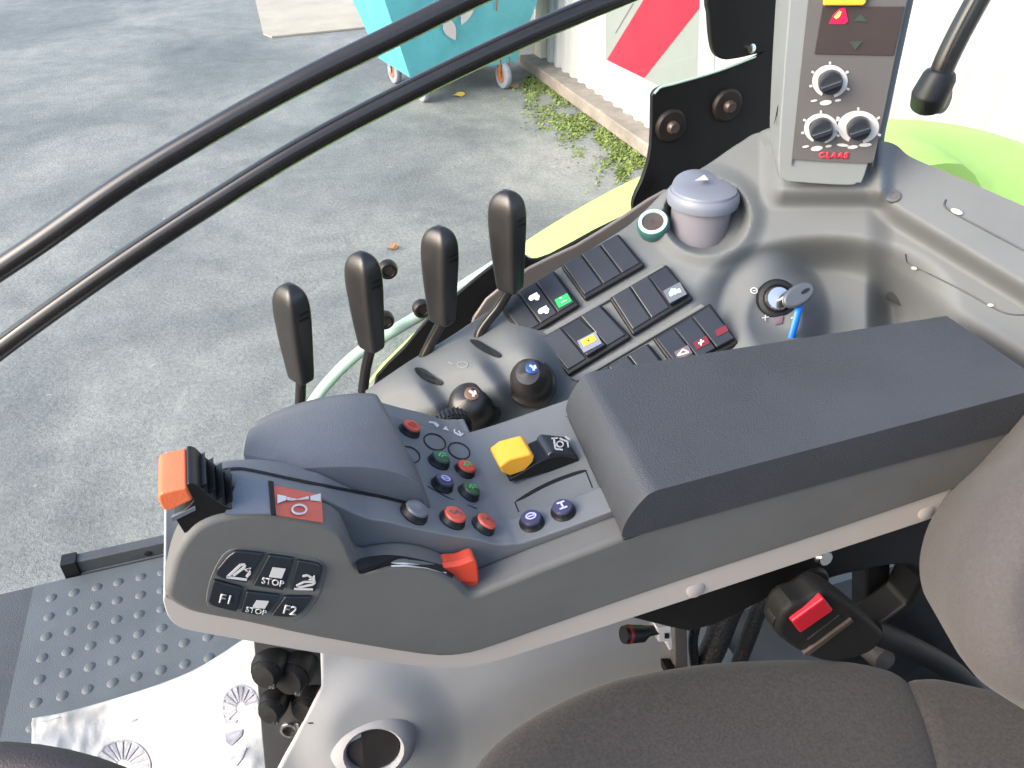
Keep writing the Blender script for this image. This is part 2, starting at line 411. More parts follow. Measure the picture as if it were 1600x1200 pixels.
# ================================================================ outside of the vehicle
def outside():
    # rear mudguard in lime paint, a curved sheet over the rear wheel
    t = thing('rear_mudguard', 'lime green rear mudguard outside the side window', 'mudguard', (1.2, 1.15, 1.0))
    edge = cr([(560, 622), (590, 585), (612, 560), (700, 478), (816, 386), (905, 329), (1005, 276), (1120, 232), (1250, 200), (1390, 186), (1500, 196), (1600, 224), (1760, 290)], 6)
    rows = []
    for x, y in edge:
        o = py(x, y, 1.22); k = ss(1330, 1480, x); rows.append([V((o.x, 1.275, o.z-.16)), V((o.x, 1.262, o.z-.045)), V((o.x, 1.245, o.z-.012)), V((o.x, 1.22, o.z)), V((o.x, 1.15, o.z+.004-.010*k)), V((o.x, 1.08, o.z+.010-.055*k)), V((o.x, 1.0, o.z+.018-.125*k)), V((o.x, .972, o.z+.012-.150*k)), V((o.x, .97, o.z-.4))])
    bm = bmesh.new(); grid(bm, rows); link('fender_sheet', bm, 'lime_paint', t, solid=.006)
    # red and white warning board standing across the vehicle
    Xb = 1.62
    S = lambda x, y: px_(x, y, Xb)
    a, b, c_, d_ = S(946, 94), S(1098, 170), S(1104, -60), S(946, -60)
    t = thing('warning_board', 'red and white diagonally striped warning board beyond the window', 'sign', (a+b)/2)
    link('board', P([a, b, c_, d_], V((.012, 0, 0))), 'board_white', t, bevel=.002)
    ink('red_stripe', [[(948, 94), (1007, 122), (1097, 8), (1100, -40), (1030, -40)], [(945, 55), (945, 70), (1000, -20), (990, -20)][::1]][:1], S, 'board_red', t)
    ink('bottom_edge', stroke([(946, 93.5), (1098, 169.5)], 2.2), S, 'board_back', t, lift=.001)
    ink('scuff_mark', stroke([(962, 52), (975, 30), (990, 5)], 2.0), S, 'rose_grey', t, lift=.0003, th=.0002)
    ink('grey_strip', [[(1091, 166), (1116, 178), (1122, -40), (1097, -40)]], S, 'board_back', t, lift=.002, th=.004)  # pale grey strip along the right edge of the board
outside()

# ================================================================ ARMREST
YN = .394
ARM = thing('armrest_console', 'grey operator armrest with buttons, keypad, orange lever and dark padded top', 'armrest', py(740, 1040, YN))
Y1, Y2, Y3 = .420, .448, .576
XZ = lambda pts, Y: [(p.x, p.z) for p in (py(x, y, Y) for x, y in pts)]
def at(Y, xz): return [V((x, Y, z)) for x, z in xz]
POD_TOP = [(300, 829), (318, 817), (340, 809), (370, 803.5), (410, 801), (450, 805), (500, 817)]
def armrest():
    t = ARM
    body = [(258, 934), (262, 905), (270, 875), (283, 850)] + POD_TOP + [(520, 824), (537, 835), (548, 856), (558, 880), (572, 891), (590, 888), (625, 884),
        (655, 886), (690, 895), (715, 910), (732, 926), (745, 929), (770, 920), (850, 888), (975, 840), (975, 840), (1300, 744), (1640, 643), (1640, 643),
        (1600, 690), (1545, 748), (1545, 748), (1300, 832), (1050, 915), (860, 981), (770, 1013), (720, 1026), (660, 1026), (500, 1000), (380, 975), (310, 962), (282, 952)]
    near = [V(py(x, y, YN)) for x, y in cr(body, 3, True)]
    link('side_shell', P(near, V((0, Y1-YN, 0))), 'shell_grey', t, bevel=.006, seg=4)
    lip = [(256, 932), (262, 962), (280, 980), (310, 988), (400, 1004), (500, 1021), (640, 1039), (715, 1043.5), (765, 1036), (850, 1010), (1050, 945), (1300, 862), (1490, 798), (1548, 766), (1548, 766),
           (1548, 736), (1300, 824), (1050, 906), (860, 972), (720, 1018), (500, 990), (380, 965), (282, 942)]
    near = [V(py(x, y, YN+.004)) for x, y in cr(lip, 3, True)]
    link('bottom_edge', P(near, V((0, .15, 0))), 'lip_beige', t, bevel=.004, seg=3)
    for x, y in ((1086, 920), (1447, 799)):
        link('screw_plug', Lt(py(x, y, YN+.004)+V((0, 0, 0)), (0, -1, .25), [(.0088, -.004), (.0088, .0008), (.0082, .0013), (0, .0013)], 28), 'plug_grey', t)
    # button rail: same top line as the pod, running on along the ledge
    top = XZ(POD_TOP, YN)+[(.010, py(520, 824, YN).z), ] + XZ([(570, 807), (610, 815), (650, 825), (700, 835), (745, 842), (777, 850), (800, 849), (820, 846), (882, 825), (970, 792), (1000, 781)], Y1)
    top = [top[i] for i in range(len(top)) if i == 0 or top[i][0] > top[i-1][0]+.001]
    global RZ
    cs = cr(top, 4); xs, zs = [p[0] for p in cs], [p[1] for p in cs]
    RZ = lambda X: interp(X, xs, zs)
    zb = H-.53
    xz = cs + [(xs[-1], zb), (.10, zb), (xs[0]+.03, zb+.12), (xs[0]-.004, cs[0][1]-.02)]
    link('button_rail', P(at(Y1-.0005, xz), V((0, Y2-Y1, 0))), 'tray_grey', t, bevel=.003)
    # the tray surface beyond the rail
    X0 = .05
    ts = [(x, z-.008) for x, z in cs if x > X0]
    xz = ts + [(.36, ts[-1][1]), (.36, zb), (X0, zb)]
    link('button_tray', P(at(Y2-.002, xz), V((0, Y3-Y2, 0))), 'tray_grey', t, bevel=.004)
    ex_ = [(x, z) for x, z in ts if x < .152]
    link('tray_shoulder', P(at(Y3-.004, ex_+[(.152, zb+.03), (.05, zb+.03)]), V((0, .024, 0))), 'tray_grey', t, bevel=.006, seg=4)
    # palm rest: rounded hump
    nearp = XZ([(382, 722), (410, 729), (450, 731), (500, 728), (560, 727), (605, 733), (640, 745), (658, 762), (668, 788)], Y2-.001)
    rows = []
    npr = cr(nearp, 4); m = len(npr)
    for i, (x, z) in enumerate(npr):
        zt = RZ(x)-.012 if x > -.05 else H-.40
        f = i/(m-1); farx = -.034+.117*f
        zf = H-.405-.012*(2*f-1)**2-(.045*ss(.86, 1, f))
        row = [V((x, Y2, zt-.06)), V((x, Y2, z-.012)), V((x, Y2+.002, z-.004)), V((x, Y2+.008, z))]
        for k in range(1, 9):
            g = k/8; xx = x+(farx-x)*g; yy = Y2+.008+(.555-Y2-.008)*g
            row.append(V((xx, yy, z+(zf-z)*g+.006*sin(pi*g))))
        row += [V((farx, .566, zf-.004)), V((farx, .572, zf-.014)), V((farx, .573, zf-.09))]
        rows.append(row)
    def drop(r, dx, dz): return [V((p.x+dx, p.y, p.z-dz*(1 if j not in (0, len(r)-1) else 0))) for j, p in enumerate(r)]
    a0 = rows[0]; rows = [drop(a0, -.006, .09), drop(a0, -.006, .016), drop(a0, -.003, .005)]+rows+[drop(rows[-1], .003, .006), drop(rows[-1], .004, .05)]
    bm = bmesh.new(); vs = grid(bm, rows); link('palm_rest', bm, 'palm_leather', t)
    link('palm_base', P([V((x, Y2-.003, z)) for x, z in ((-.028, H-.415), (.10, H-.475), (.10, zb), (.005, zb), (-.030, H-.47))], V((0, .122, 0))), 'tray_grey', t, bevel=.006)
    # padded rest
    prof = [(972, 836), (980, 812), (1004, 781), (1022, 768), (1060, 757), (1300, 693), (1640, 603), (1640, 603), (1640, 660), (1640, 660), (1300, 752), (1000, 836), (985, 841)]
    a = XZ(cr(prof, 3, True), YN-.002)
    # far side: same profile pulled back along the vehicle so the front face runs at a slant
    f = [(x+(.060 if x < .30 else .060*max(0, 1-(x-.30)/.1)) if x < .5 else x-.006, z) for x, z in a]
    fx = []
    for x, z in a: fx.append((x+.016*max(0, min(1, (.34-x)/.12)), z))
    pad = P(at(YN-.002, a), None, [V((x, .550-.034*max(0, x-.26)/.34, z)) for x, z in fx])
    link('arm_pad', pad, 'pad_leather', t, bevel=.021, seg=6)
    # bracket below
    arm2 = [(975, 966), (1080, 932), (1300, 858), (1520, 782), (1520, 782), (1530, 830), (1490, 900), (1455, 905), (1420, 885), (1385, 886), (1320, 900), (1215, 930), (1120, 978), (1075, 990), (1040, 982)]
    link('mounting_bracket', P([py(x, y, .425) for x, y in arm2], V((0, .045, 0))), 'black_plastic', t, bevel=.006)
    fr = [(1420, 880), (1500, 840), (1560, 900), (1530, 1060), (1400, 1080), (1300, 1040), (1300, 1020), (1370, 985), (1420, 945), (1440, 905)]
    link('bracket_foot', P([py(x, y, .43) for x, y in fr], V((0, .04, 0))), 'black_plastic', t, bevel=.006)
    bm = bmesh.new(); prism(bm, [py(x, y, .47) for x, y in ((1355, 880), (1393, 880), (1393, 1000), (1352, 1000))], V((0, .03, 0))); link('support_strut', bm, 'black_plastic', t, bevel=.004)
    link('bolt', Lt(py(1284, 868, .424), (0, -1, .3), [(.010, -.004), (.010, .003), (.007, .007), (0, .007)], 16), 'chrome', t)
    link('pivot_boss', Lt(py(1262, 912, .424), (0, -1, .2), [(.022, -.01), (.022, .004), (.019, .007), (.010, .007), (.008, .009), (0, .009)], 24), 'black_plastic', t)
    bm = bmesh.new(); prism(bm, [py(x, y, .43) for x, y in ((1440, 826), (1490, 827), (1490, 834), (1442, 835))], V((0, .02, 0))); prism(bm, [py(x, y, .43) for x, y in ((1478, 796), (1500, 822), (1494, 826), (1472, 802))], V((0, .02, 0)))
    link('edge_strip', bm, 'lip_beige', t)
armrest()
def rs(x, y):                                     # sight line to the rail / pod top (level across Y)
    lo, hi = .36, .60
    for _ in range(40):
        m = (lo+hi)/2; p = py(x, y, m)
        if p.z > RZ(p.x): lo = m
        else: hi = m
    return py(x, y, lo)
def ts(x, y):
    lo, hi = .36, .70
    for _ in range(40):
        m = (lo+hi)/2; p = py(x, y, m)
        if p.z > RZ(p.x)-.008: lo = m
        else: hi = m
    return py(x, y, lo)
LZ_ = XZ([(558, 880), (572, 891), (590, 888), (625, 884), (655, 886), (690, 895), (715, 910), (732, 926), (745, 929), (770, 920), (850, 888), (975, 840)], YN)
def ls(x, y):                                     # sight line to the ledge below the rail
    xs, zs = [p[0] for p in LZ_], [p[1] for p in LZ_]
    lo, hi = .385, .43
    for _ in range(40):
        m = (lo+hi)/2; p = py(x, y, m)
        if p.z > interp(p.x, xs, zs): lo = m
        else: hi = m
    return py(x, y, lo)
def slope_n(X):
    s = (RZ(X+.004)-RZ(X-.004))/.008; return V((-s, 0, 1)).normalized()
def controls():
    t = ARM
    # ---- six-key pad on the near side
    Z = lambda x, y: (310+x/7.2727, 840+y/7.2727)
    S = YP(YN-.0032)
    keys = [[(205, 440), (290, 275), (380, 190), (465, 165), (750, 192), (750, 192), (548, 525), (548, 525)],
            [(800, 208), (800, 208), (1082, 245), (1082, 245), (965, 607), (965, 607), (618, 553), (618, 553)],
            [(1128, 268), (1128, 268), (1300, 297), (1395, 335), (1400, 400), (1328, 622), (1328, 622), (1040, 596), (1040, 596)],
            [(172, 492), (172, 492), (503, 580), (503, 580), (430, 852), (430, 852), (200, 795), (120, 750), (118, 690)],
            [(548, 620), (548, 620), (932, 665), (932, 665), (810, 835), (730, 890), (640, 885), (478, 852), (478, 852)],
            [(985, 678), (985, 678), (1292, 682), (1292, 682), (1195, 825), (1070, 908), (828, 893), (828, 893)]]
    K = []
    back = [(95, 640), (150, 430), (270, 210), (400, 130), (560, 140), (1000, 190), (1330, 250), (1440, 320), (1440, 420), (1380, 640), (1260, 830), (1110, 940), (900, 935), (460, 900), (180, 840), (100, 770)]
    link('keypad_frame', P([py(*Z(*q), YN-.0006) for q in cr(back, 3, True)], V((0, .004, 0))), 'shell_grey', t, bevel=.0005, seg=2)
    for k in keys:
        pts = [S(*Z(*q)) for q in cr(k, 4, True)]
        K.append(link('key', P(pts, V((0, .003, 0))), 'rocker_black', t, bevel=.0011, seg=3))
    def zk(polys): return [[Z(*q) for q in p] for p in polys]
    ink('legend', zk(stroke([(330, 440), (480, 300), (530, 300), (520, 330), (395, 425)], 28)+stroke([(320, 440), (550, 470)], 26)+stroke([(545, 440), (585, 390), (560, 345)], 30)+[[(510, 350), (600, 335), (560, 385)]]), S, 'ink_white', K[0])
    ink('legend', zk([[(845, 328), (992, 345), (945, 455), (800, 440)]]), S, 'ink_white', K[1])
    text('legend', 'STOP', Z(845, 500), (14.6, 2.6), (2.2, -13.2), S, 'ink_white', K[1])
    ink('legend', zk(stroke([(1110, 540), (1200, 495), (1330, 495), (1300, 525), (1130, 560)], 22)+stroke([(1085, 575), (1300, 580)], 22)+stroke([(1180, 430), (1240, 420), (1290, 450)], 24)+[[(1250, 475), (1320, 420), (1325, 480)]]), S, 'ink_white', K[2])
    text('legend', 'F1', Z(312, 695), (23, 3.6), (5, -19), S, 'ink_white', K[3], bold=.012)
    ink('legend', zk([[(660, 703), (802, 712), (755, 798), (610, 790)]]), S, 'ink_white', K[4])
    text('legend', 'STOP', Z(655, 828), (13.6, 2.6), (2.6, -11.5), S, 'ink_grey', K[4])
    text('legend', 'F2', Z(1040, 820), (23, 3.8), (5, -19), S, 'ink_white', K[5], bold=.012)
    # ---- drive lever at the nose
    body = [(292, 757), (306, 757), (322, 771), (345, 787), (372, 800), (372, 800), (330, 812), (288, 834), (288, 834), (272, 808), (272, 808), (302, 783)]
    yl = .3975
    lv = link('drive_lever', P([py(x, y, yl) for x, y in cr(body, 3, True)], V((0, .036, 0))), 'black_plastic', t, bevel=.0035)
    cap = [(247, 775), (262, 768), (292, 761), (292, 761), (302, 782), (302, 782), (264, 799), (252, 793)]
    link('lever_cap', P([py(x, y, yl-.001) for x, y in cr(cap, 3, True)], V((0, .038, 0))), 'orange_cap', lv, bevel=.004)
    bm = bmesh.new()
    for k in range(7):                                # grip ribs on the cap
        p0, p1 = py(256+k*5.2, 772.0-k*1.5, yl+.006), None
        box(bm, p0+V((0, .013, .0012)), (.0006, 0, 0), (0, .011, 0), (0, 0, .0009))
    link('grip_ribs', bm, 'orange_cap', lv)
    link('lever_plate', P([py(x, y, yl-.001) for x, y in ((268, 809), (305, 792), (306, 797), (270, 815))], V((0, .002, 0))), 'slate_button', lv)
    bm = bmesh.new()
    for k in range(4):
        p = py(318+k*14, 768+k*8, yl); box(bm, p+V((0, .018, .0016)), (.002, 0, .0008), (0, .015, 0), (.0004, 0, .0010))
    link('finger_ridges', bm, 'black_plastic', lv)
    # nose slot under the lever
    link('lever_slot', P([rs(x, y)+V((0, 0, .0006)) for x, y in ((352, 806), (428, 805), (424, 756), (372, 752))], V((0, 0, .0012))), 'slate_button', t)
    link('slot_edge', P([rs(x, y)+V((0, 0, .0004)) for x, y in ((424, 806), (432, 807), (428, 756), (420, 755))], V((0, 0, .002))), 'black_matte', t)
    ink('rail_groove', stroke(cr([(338, 741), (346, 736), (372, 733), (399, 737), (455, 749), (530, 764), (600, 778), (660, 793)], 4), 4.2), rs, 'black_matte', t, lift=.0004)
    # ---- label with the power take-off sign
    lab = link('warning_label', P([rs(x, y)+V((0, 0, .0006)) for x, y in ((430, 806), (505, 818), (503, 775), (428, 760))], V((0, 0, .0006))), 'label_red', t)
    ZL = lambda x, y: (230+x/5.3333, 710+y/5.3333)
    S2 = lambda x, y: rs(x, y)+V((0, 0, .0012))
    f = [[(1085, 350), (1160, 365), (1160, 395), (1085, 425)], [(1165, 372), (1195, 375), (1195, 400), (1165, 395)], [(1200, 380), (1260, 388), (1200, 402)], [(1255, 388), (1345, 362), (1345, 388), (1262, 394)],
         [(1360, 362), (1445, 340), (1445, 408), (1360, 396)]]
    ink('sign_mark', [[ZL(*q) for q in p] for p in f]+ringp(*ZL(1268, 473), 12.5, 8.6, 2.8, n=18), S2, 'ink_white', lab, lift=.0003)
    # ---- hand throttle: dark slot with white scale and a red slider
    ZT = lambda x, y: (520+x/5.3333, 820+y/5.3333)
    S3 = ls
    slot = [(205, 330), (230, 285), (400, 258), (560, 262), (740, 295), (950, 350), (1000, 370), (1000, 440), (930, 405), (780, 360), (620, 335), (480, 340), (330, 385), (220, 410)]
    sl = link('slider_slot', P([S3(*ZT(*q))+V((0, -.0004, .0006)) for q in cr(slot, 3, True)], V((0, -.0002, .0006))), 'black_matte', t)
    ink('scale_band', [[ZT(*q) for q in p] for p in ([(485, 322), (600, 322), (600, 352), (485, 354)], [(600, 322), (780, 348), (780, 368), (600, 352)], [(780, 348), (940, 400), (940, 412), (780, 368)])], S3, 'ink_white', sl)
    ink('scale_mark', [[ZT(*q) for q in [(310, 310), (345, 305), (352, 330), (318, 365), (275, 365), (290, 335)]]], S3, 'ink_white', sl)
    kn = [(920, 312), (1050, 292), (1165, 250), (1205, 285), (1215, 440), (1140, 515), (1130, 565), (1102, 580), (1078, 560), (945, 460)]
    up_ = [(920, 312), (920, 312), (1050, 292), (1165, 250), (1165, 250), (1205, 285), (1215, 435), (1215, 435), (943, 440), (943, 440)]
    r_ = link('throttle_slider', P([py(*ZT(q[0], q[1]+45), .403) for q in cr(kn, 3, True)], V((0, .013, 0))), 'orange_red', t, bevel=.0028)
    link('slider_face', P([py(*ZT(q[0], q[1]+45), .400) for q in cr(up_, 3, True)], V((0, .006, 0))), 'orange_red', r_, bevel=.002)
    # ---- push buttons
    def button(x, y, surf, cap, r=.0078, icon=None, collar='black_plastic', hgt=.0060):
        r *= 1.15
        p = surf(x, y+3); n = slope_n(p.x)
        b = link('push_button', Lt(p, n, [(r*1.12, -.002), (r*1.12, .0012), (r*1.02, .0022), (r*.98, hgt-.0012), (r*.9, hgt)], 24), collar, t)
        link('cap', Lt(p+n*(hgt-.0008), n, [(r*.92, -.001), (r*.92, .0010), (r*.82, .0022), (r*.4, .0028), (0, .0029)], 24), cap, b)
        if icon:
            e1 = V((1, 0, 0))-n*n.x; e1.normalize(); e2 = n.cross(e1); c = p+n*(hgt+.0022)
            bm = bmesh.new()
            for q in icon[0]: prism(bm, [c+e1*(u*r)+e2*(v*r) for u, v in q], n*.0003)
            link('icon', bm, icon[1], b, smooth=False)
    i_line = ringp(0, 0, .5, .4, .14, n=12)+stroke([(-.3, 0), (.3, 0)], .13)
    i_zig = stroke([(-.55, .15), (-.2, -.15), (.1, .25), (.5, -.1)], .16)
    i_two = stroke([(-.35, .35), (.35, .35)], .17)+stroke([(-.35, -.35), (.35, -.35)], .17)+stroke([(0, .35), (0, -.35)], .17)
    i_w = stroke([(-.5, -.3), (-.1, .35), (.45, .35)], .16)+stroke([(-.2, -.3), (.1, .1), (.5, .05)], .14)
    T_ = ts
    button(639, 671, T_, 'red_button', icon=(i_line, 'orange_red'))
    button(685, 720, T_, 'green_button', icon=(i_w, 'ink_green'))
    button(725, 734, T_, 'orange_red', icon=(i_w, 'ink_green'))
    button(690, 756, T_, 'blue_button', icon=(i_line, 'ink_lilac'))
    button(731, 769, T_, 'green_button', icon=(i_w, 'ink_green'))
    button(646, 801, rs, 'slate_button', r=.0088)
    button(706, 810, rs, 'red_button', r=.0084, icon=(i_zig, 'rose_grey'))
    button(754, 820, rs, 'red_button', r=.0080, icon=(i_zig, 'rose_grey'))
    button(831, 814, rs, 'blue_button', r=.0080, icon=(i_line, 'ink_lilac'))
    button(880, 797, rs, 'blue_button', r=.0080, icon=(i_two, 'ink_lilac'))
    for x, y in ((679, 691), (717, 705), (639, 711)):      # blanking rings
        ink('blank_cover', ringp(x, y, 18.5, 12.5, 1.7, n=28, rot=24), ts, 'black_matte', t, lift=.0004)
    # fine seams round the button field
    S4 = ts
    ink('panel_seam', stroke([(668, 760), (700, 778), (745, 795)], 1.1), S4, 'black_matte', t, lift=.0002, th=.0002)
    ZP4 = lambda x, y: (570+x/4, 620+y/4)
    sy = stroke([(400, 160), (440, 165), (460, 185)], 11)+stroke([(430, 165), (455, 190)], 9)+[[(485, 205), (505, 185), (525, 215)]]+stroke([(560, 225), (560, 205)], 9)+stroke([(560, 225), (600, 245), (615, 230)], 9)+stroke([(585, 215), (600, 235)], 9)
    ink('tray_symbol', [[ZP4(*q) for q in p] for p in sy], ts, 'ink_white', t, lift=.0003)
    # thumb wheel at the far edge
    c0 = py(708, 656, .603)+V((0, 0, -.0125))
    wv = link('thumb_wheel', Lt(c0-V((.0, .004, 0)), (.05, 1, 0), [(.014, 0), (.0172, .002), (.018, .005), (.018, .014), (.0172, .017), (.014, .019)], 36), 'black_plastic', t)
    bm = bmesh.new()
    for k in range(28):
        a = 2*pi*k/28; box(bm, c0+V((.0182*cos(a), .006, .0182*sin(a))), (.0009*cos(a), 0, .0009*sin(a)), (0, .006, 0), (-.0009*sin(a), 0, .0009*cos(a)))
    link('wheel_ribs', bm, 'knob_black', wv)
    # ---- yellow and black rocker on the tray
    def TQ(x, y, h): return ts(x, y)+V((0, 0, h))
    q = [ts(*ZP4(*p)) for p in ((905, 560), (1350, 395), (1290, 250), (880, 400))]
    zt = sum(p.z for p in q)/4
    q = [V((p.x, p.y, zt-.001)) for p in q]
    ex = (q[1]-q[0]+q[2]-q[3])/2; lx = ex.length; ex.normalize(); ey = V((-ex.y, ex.x, 0)); o = q[0]; wy = .027
    ey_w = .027
    def L3(u, v, h): return o+ex*(u*lx)+ey*(v*wy)+V((0, 0, h))
    prof = [(0.0, 0), (0.02, .004), (.15, .007), (.35, .0135), (.55, .017), (.72, .016), (1.0, .007), (1.0, 0)]
    rk = link('rocker_switch', P([L3(u, 0, h) for u, h in prof], ey*wy), 'black_plastic', t, bevel=.0012)
    yp = [(-.14, .020), (-.10, .012), (.02, .006), (.22, .008), (.34, .016), (.36, .022), (.30, .0265), (.0, .0255)]
    yb = link('yellow_paddle', P([L3(u, .02, h) for u, h in yp], ey*(wy*.98)), 'yellow_rocker', rk, bevel=.0022, seg=3)
    bp_ = [(.52, .012), (.54, .020), (.60, .0225), (.94, .0135), (1.0, .008), (.98, .004)]
    bb = link('black_paddle', P([L3(u, .02, h) for u, h in bp_], ey*(wy*.98)), 'rocker_black', rk, bevel=.0016)
    def S5(x, y):
        n = (L3(.94, 0, .0135)-L3(.60, 0, .0225)).cross(ey); c = L3(.60, 0, .0228)-EYE
        return pp(x, y, n, c.dot(n))
    g = lambda polys: [[ZP4(*q) for q in p] for p in polys]
    ink('icon', g(stroke([(1165, 265), (1205, 262)], 9)+stroke([(1180, 265), (1190, 330), (1235, 335)], 10)+ringp(1218, 300, 24, 22, 8, n=14)+stroke([(1215, 262), (1265, 285), (1270, 320)], 9)+stroke([(1250, 250), (1280, 270)], 8)), S5, 'ink_white', bb, lift=.0006)
    # slim slot and its seam
    S6 = lambda x, y: ts(x, y)
    slim = cr([(940, 657), (1040, 590), (1180, 520), (1320, 470), (1380, 460), (1370, 472), (1250, 515), (1120, 570), (1010, 630)], 3, True)
    ink('tray_slot', [[ZP4(*q) for q in slim]], S6, 'black_matte', t, lift=.0004)
    ink('slot_seam', [[ZP4(*q) for q in p] for p in stroke([(938, 660), (962, 720)], 7)+stroke([(1380, 462), (1422, 570)], 7)], S6, 'black_matte', t, lift=.0002, th=.0002)
controls()

# ================================================================ SIDE CONSOLE
T25 = tan(radians(25))
CN = V((-T25, -T25, 1)).normalized()
CD = -.80
def ch(x, y):
    h = 0.0
    # lever hump
    ax, ay, bx, by = 600, 640, 800, 575
    tt = max(0, min(1, ((x-ax)*(bx-ax)+(y-ay)*(by-ay))/((bx-ax)**2+(by-ay)**2)))
    d = hypot(x-ax-tt*(bx-ax), (y-ay-tt*(by-ay))*1.15)
    f = ((x-.75*(y-600)-684)/118) % 1.0
    lob = ss(0, .68, f)*(1-ss(.70, 1, f))
    h += (.042+.018*lob)*(1-ss(16, 98, d))
    # bowl
    r = hypot((x-1290)/215, (y-478)/118); h -= .075*(1-ss(.40, 1.0, r))
    # ignition boss
    r = hypot((x-1210)/92, (y-498)/110); h += .052*(1-ss(.42, 1.0, r))
    # foot of the pillar
    h += .030*ss(1185, 1225, x)*(1-ss(1370, 1400, x))*(1-ss(292, 330, y))
    # cup holder
    r = hypot((x-1104)/66, (y-338)/58); h += .012*(1-ss(.95, 1.5, r)) - .030*(1-ss(.78, 1.08, r))
    # rear shelf with two steps
    s = ((x-1385)*(-.52)+(415-y)*.855)*-1
    s = (415-y)*.855+(x-1385)*.517
    k = ss(1350, 1400, x)
    h += k*(-.070+.058*ss(-75, 6, s)+.036*ss(52, 92, s))
    return h
def CS(x, y, lift=0): return pp(x, y, CN, CD+ch(x, y)+lift)
def CP(x, y, lift=0): return pp(x, y, CN, CD+lift)
SIDE = thing('side_console', 'grey moulded side console with rows of black rocker switches', 'console', CP(1000, 500)-V((0, 0, .15)))
def side_console():
    t = SIDE
    top = cr([(572, 612), (640, 566), (700, 530), (785, 474), (880, 417), (975, 359), (1010, 330), (1050, 292), (1110, 256), (1160, 222), (1200, 205), (1300, 215), (1388, 222), (1425, 246), (1500, 278), (1600, 322), (1720, 372)], 12)
    bot = cr([(572, 700), (700, 745), (800, 720), (900, 660), (1000, 625), (1150, 590), (1350, 580), (1600, 625), (1720, 650)], 12)
    def pick(pl, f):
        k = f*(len(pl)-1); i = min(int(k), len(pl)-2); g = k-i
        return (pl[i][0]+(pl[i+1][0]-pl[i][0])*g, pl[i][1]+(pl[i+1][1]-pl[i][1])*g)
    rows = []
    NU, NV = 380, 150
    # reparametrise both edges by x so columns stay nearly upright
    def edge(pl, x):
        return interp(x, [p[0] for p in pl], [p[1] for p in pl])
    for j in range(NV+1):
        g = j/NV; row = []
        for i in range(NU+1):
            x = 572+(1720-572)*i/NU; yt, yb = edge(top, x), edge(bot, x)
            row.append(CS(x, yt+(yb-yt)*g))
        row.append(row[-1]+V((.01, 0, -.02))); row.append(row[-1]+V((.01, 0, -.28)))
        rows.append(row)
    # rolled window-side edge
    first = rows[0]; rows = [[p+V((0, .012, -.16)) for p in first], [p+V((0, .010, -.012)) for p in first], [p+V((0, .006, -.003)) for p in first]]+rows
    bm = bmesh.new(); grid(bm, rows); link('console_shell', bm, 'console_grey', t, solid=.004)
    # ---- rocker banks
    Zb = lambda x, y: (780+x/4, 370+y/4)
    banks = [[(0, 440), (350, 225), (510, 440), (160, 655)], [(390, 200), (750, 0), (915, 195), (540, 410)], [(250, 655), (640, 440), (830, 640), (440, 880)],
             [(690, 400), (1050, 190), (1215, 400), (840, 630)], [(545, 905), (935, 680), (1100, 880), (720, 1120)], [(960, 650), (1320, 430), (1500, 680), (1130, 880)]]
    rk = {}
    for bi, q in enumerate(banks):
        q = [Zb(*p) for p in q]
        def bl(u, v, q=q):
            a = (q[0][0]+(q[1][0]-q[0][0])*u, q[0][1]+(q[1][1]-q[0][1])*u); b = (q[3][0]+(q[2][0]-q[3][0])*u, q[3][1]+(q[2][1]-q[3][1])*u)
            return (a[0]+(b[0]-a[0])*v, a[1]+(b[1]-a[1])*v)
        fr = link('switch_bank', P([CP(*bl(*c), .001) for c in ((0, 0), (1, 0), (1, 1), (0, 1))], CN*.007), 'black_plastic', t, bevel=.0022)
        for k in range(3):
            u0, u1 = .035+k*.313, .035+k*.313+.300
            hi, lo = (.0125, .0095) if (bi, k) not in ((2, 1), (3, 2), (5, 0), (5, 1), (5, 2)) else (.0085, .015)
            c = [CP(*bl(*p)) for p in ((u0, .06), (u1, .06), (u1, .92), (u0, .92))]
            bm = bmesh.new(); prism(bm, [p+CN*.004 for p in c], None, [c[0]+CN*hi, c[1]+CN*hi, c[2]+CN*lo, c[3]+CN*lo])
            r = link('rocker', bm, 'rocker_black', fr, bevel=.0016, seg=3); rk[bi, k] = (r, bl, u0, u1, hi, lo)
    def rsurf(key):
        r, bl, u0, u1, hi, lo = rk[key]
        a, b, c = [CP(*bl(*p))+CN*h for p, h in (((u0, .06), hi), ((u1, .06), hi), ((u1, .92), lo))]
        n = (b-a).cross(c-a).normalized(); k = (a-EYE).dot(n)
        return lambda x, y: pp(x, y, n, k)
    zz = lambda polys: [[Zb(*q) for q in p] for p in polys]
    Q = lambda cx, cy, w, h: [(cx-w*.86-h*.25, cy+w*.45-h*.45), (cx+w*.86-h*.25, cy-w*.45-h*.45), (cx+w*.86+h*.25, cy-w*.45+h*.45), (cx-w*.86+h*.25, cy+w*.45+h*.45)]
    S = rsurf((0, 1))
    for cx, cy in ((218, 380), (277, 463)):
        ink('tractor_symbol', zz([ell(cx-18, cy+6, 16, 14, 12), ell(cx+18, cy+4, 15, 14, 12), Q(cx+2, cy-8, 26, 28), Q(cx+20, cy-4, 16, 12)]), S, 'led_white', rk[0, 1][0])
    S = rsurf((0, 2)); ink('lit_lamp', zz([Q(400, 400, 46, 56)]), S, 'led_green', rk[0, 2][0]); ink('lamp_mark', zz([Q(385, 385, 7, 8), Q(405, 405, 22, 5)]), S, 'ink_white', rk[0, 2][0], lift=.0009)
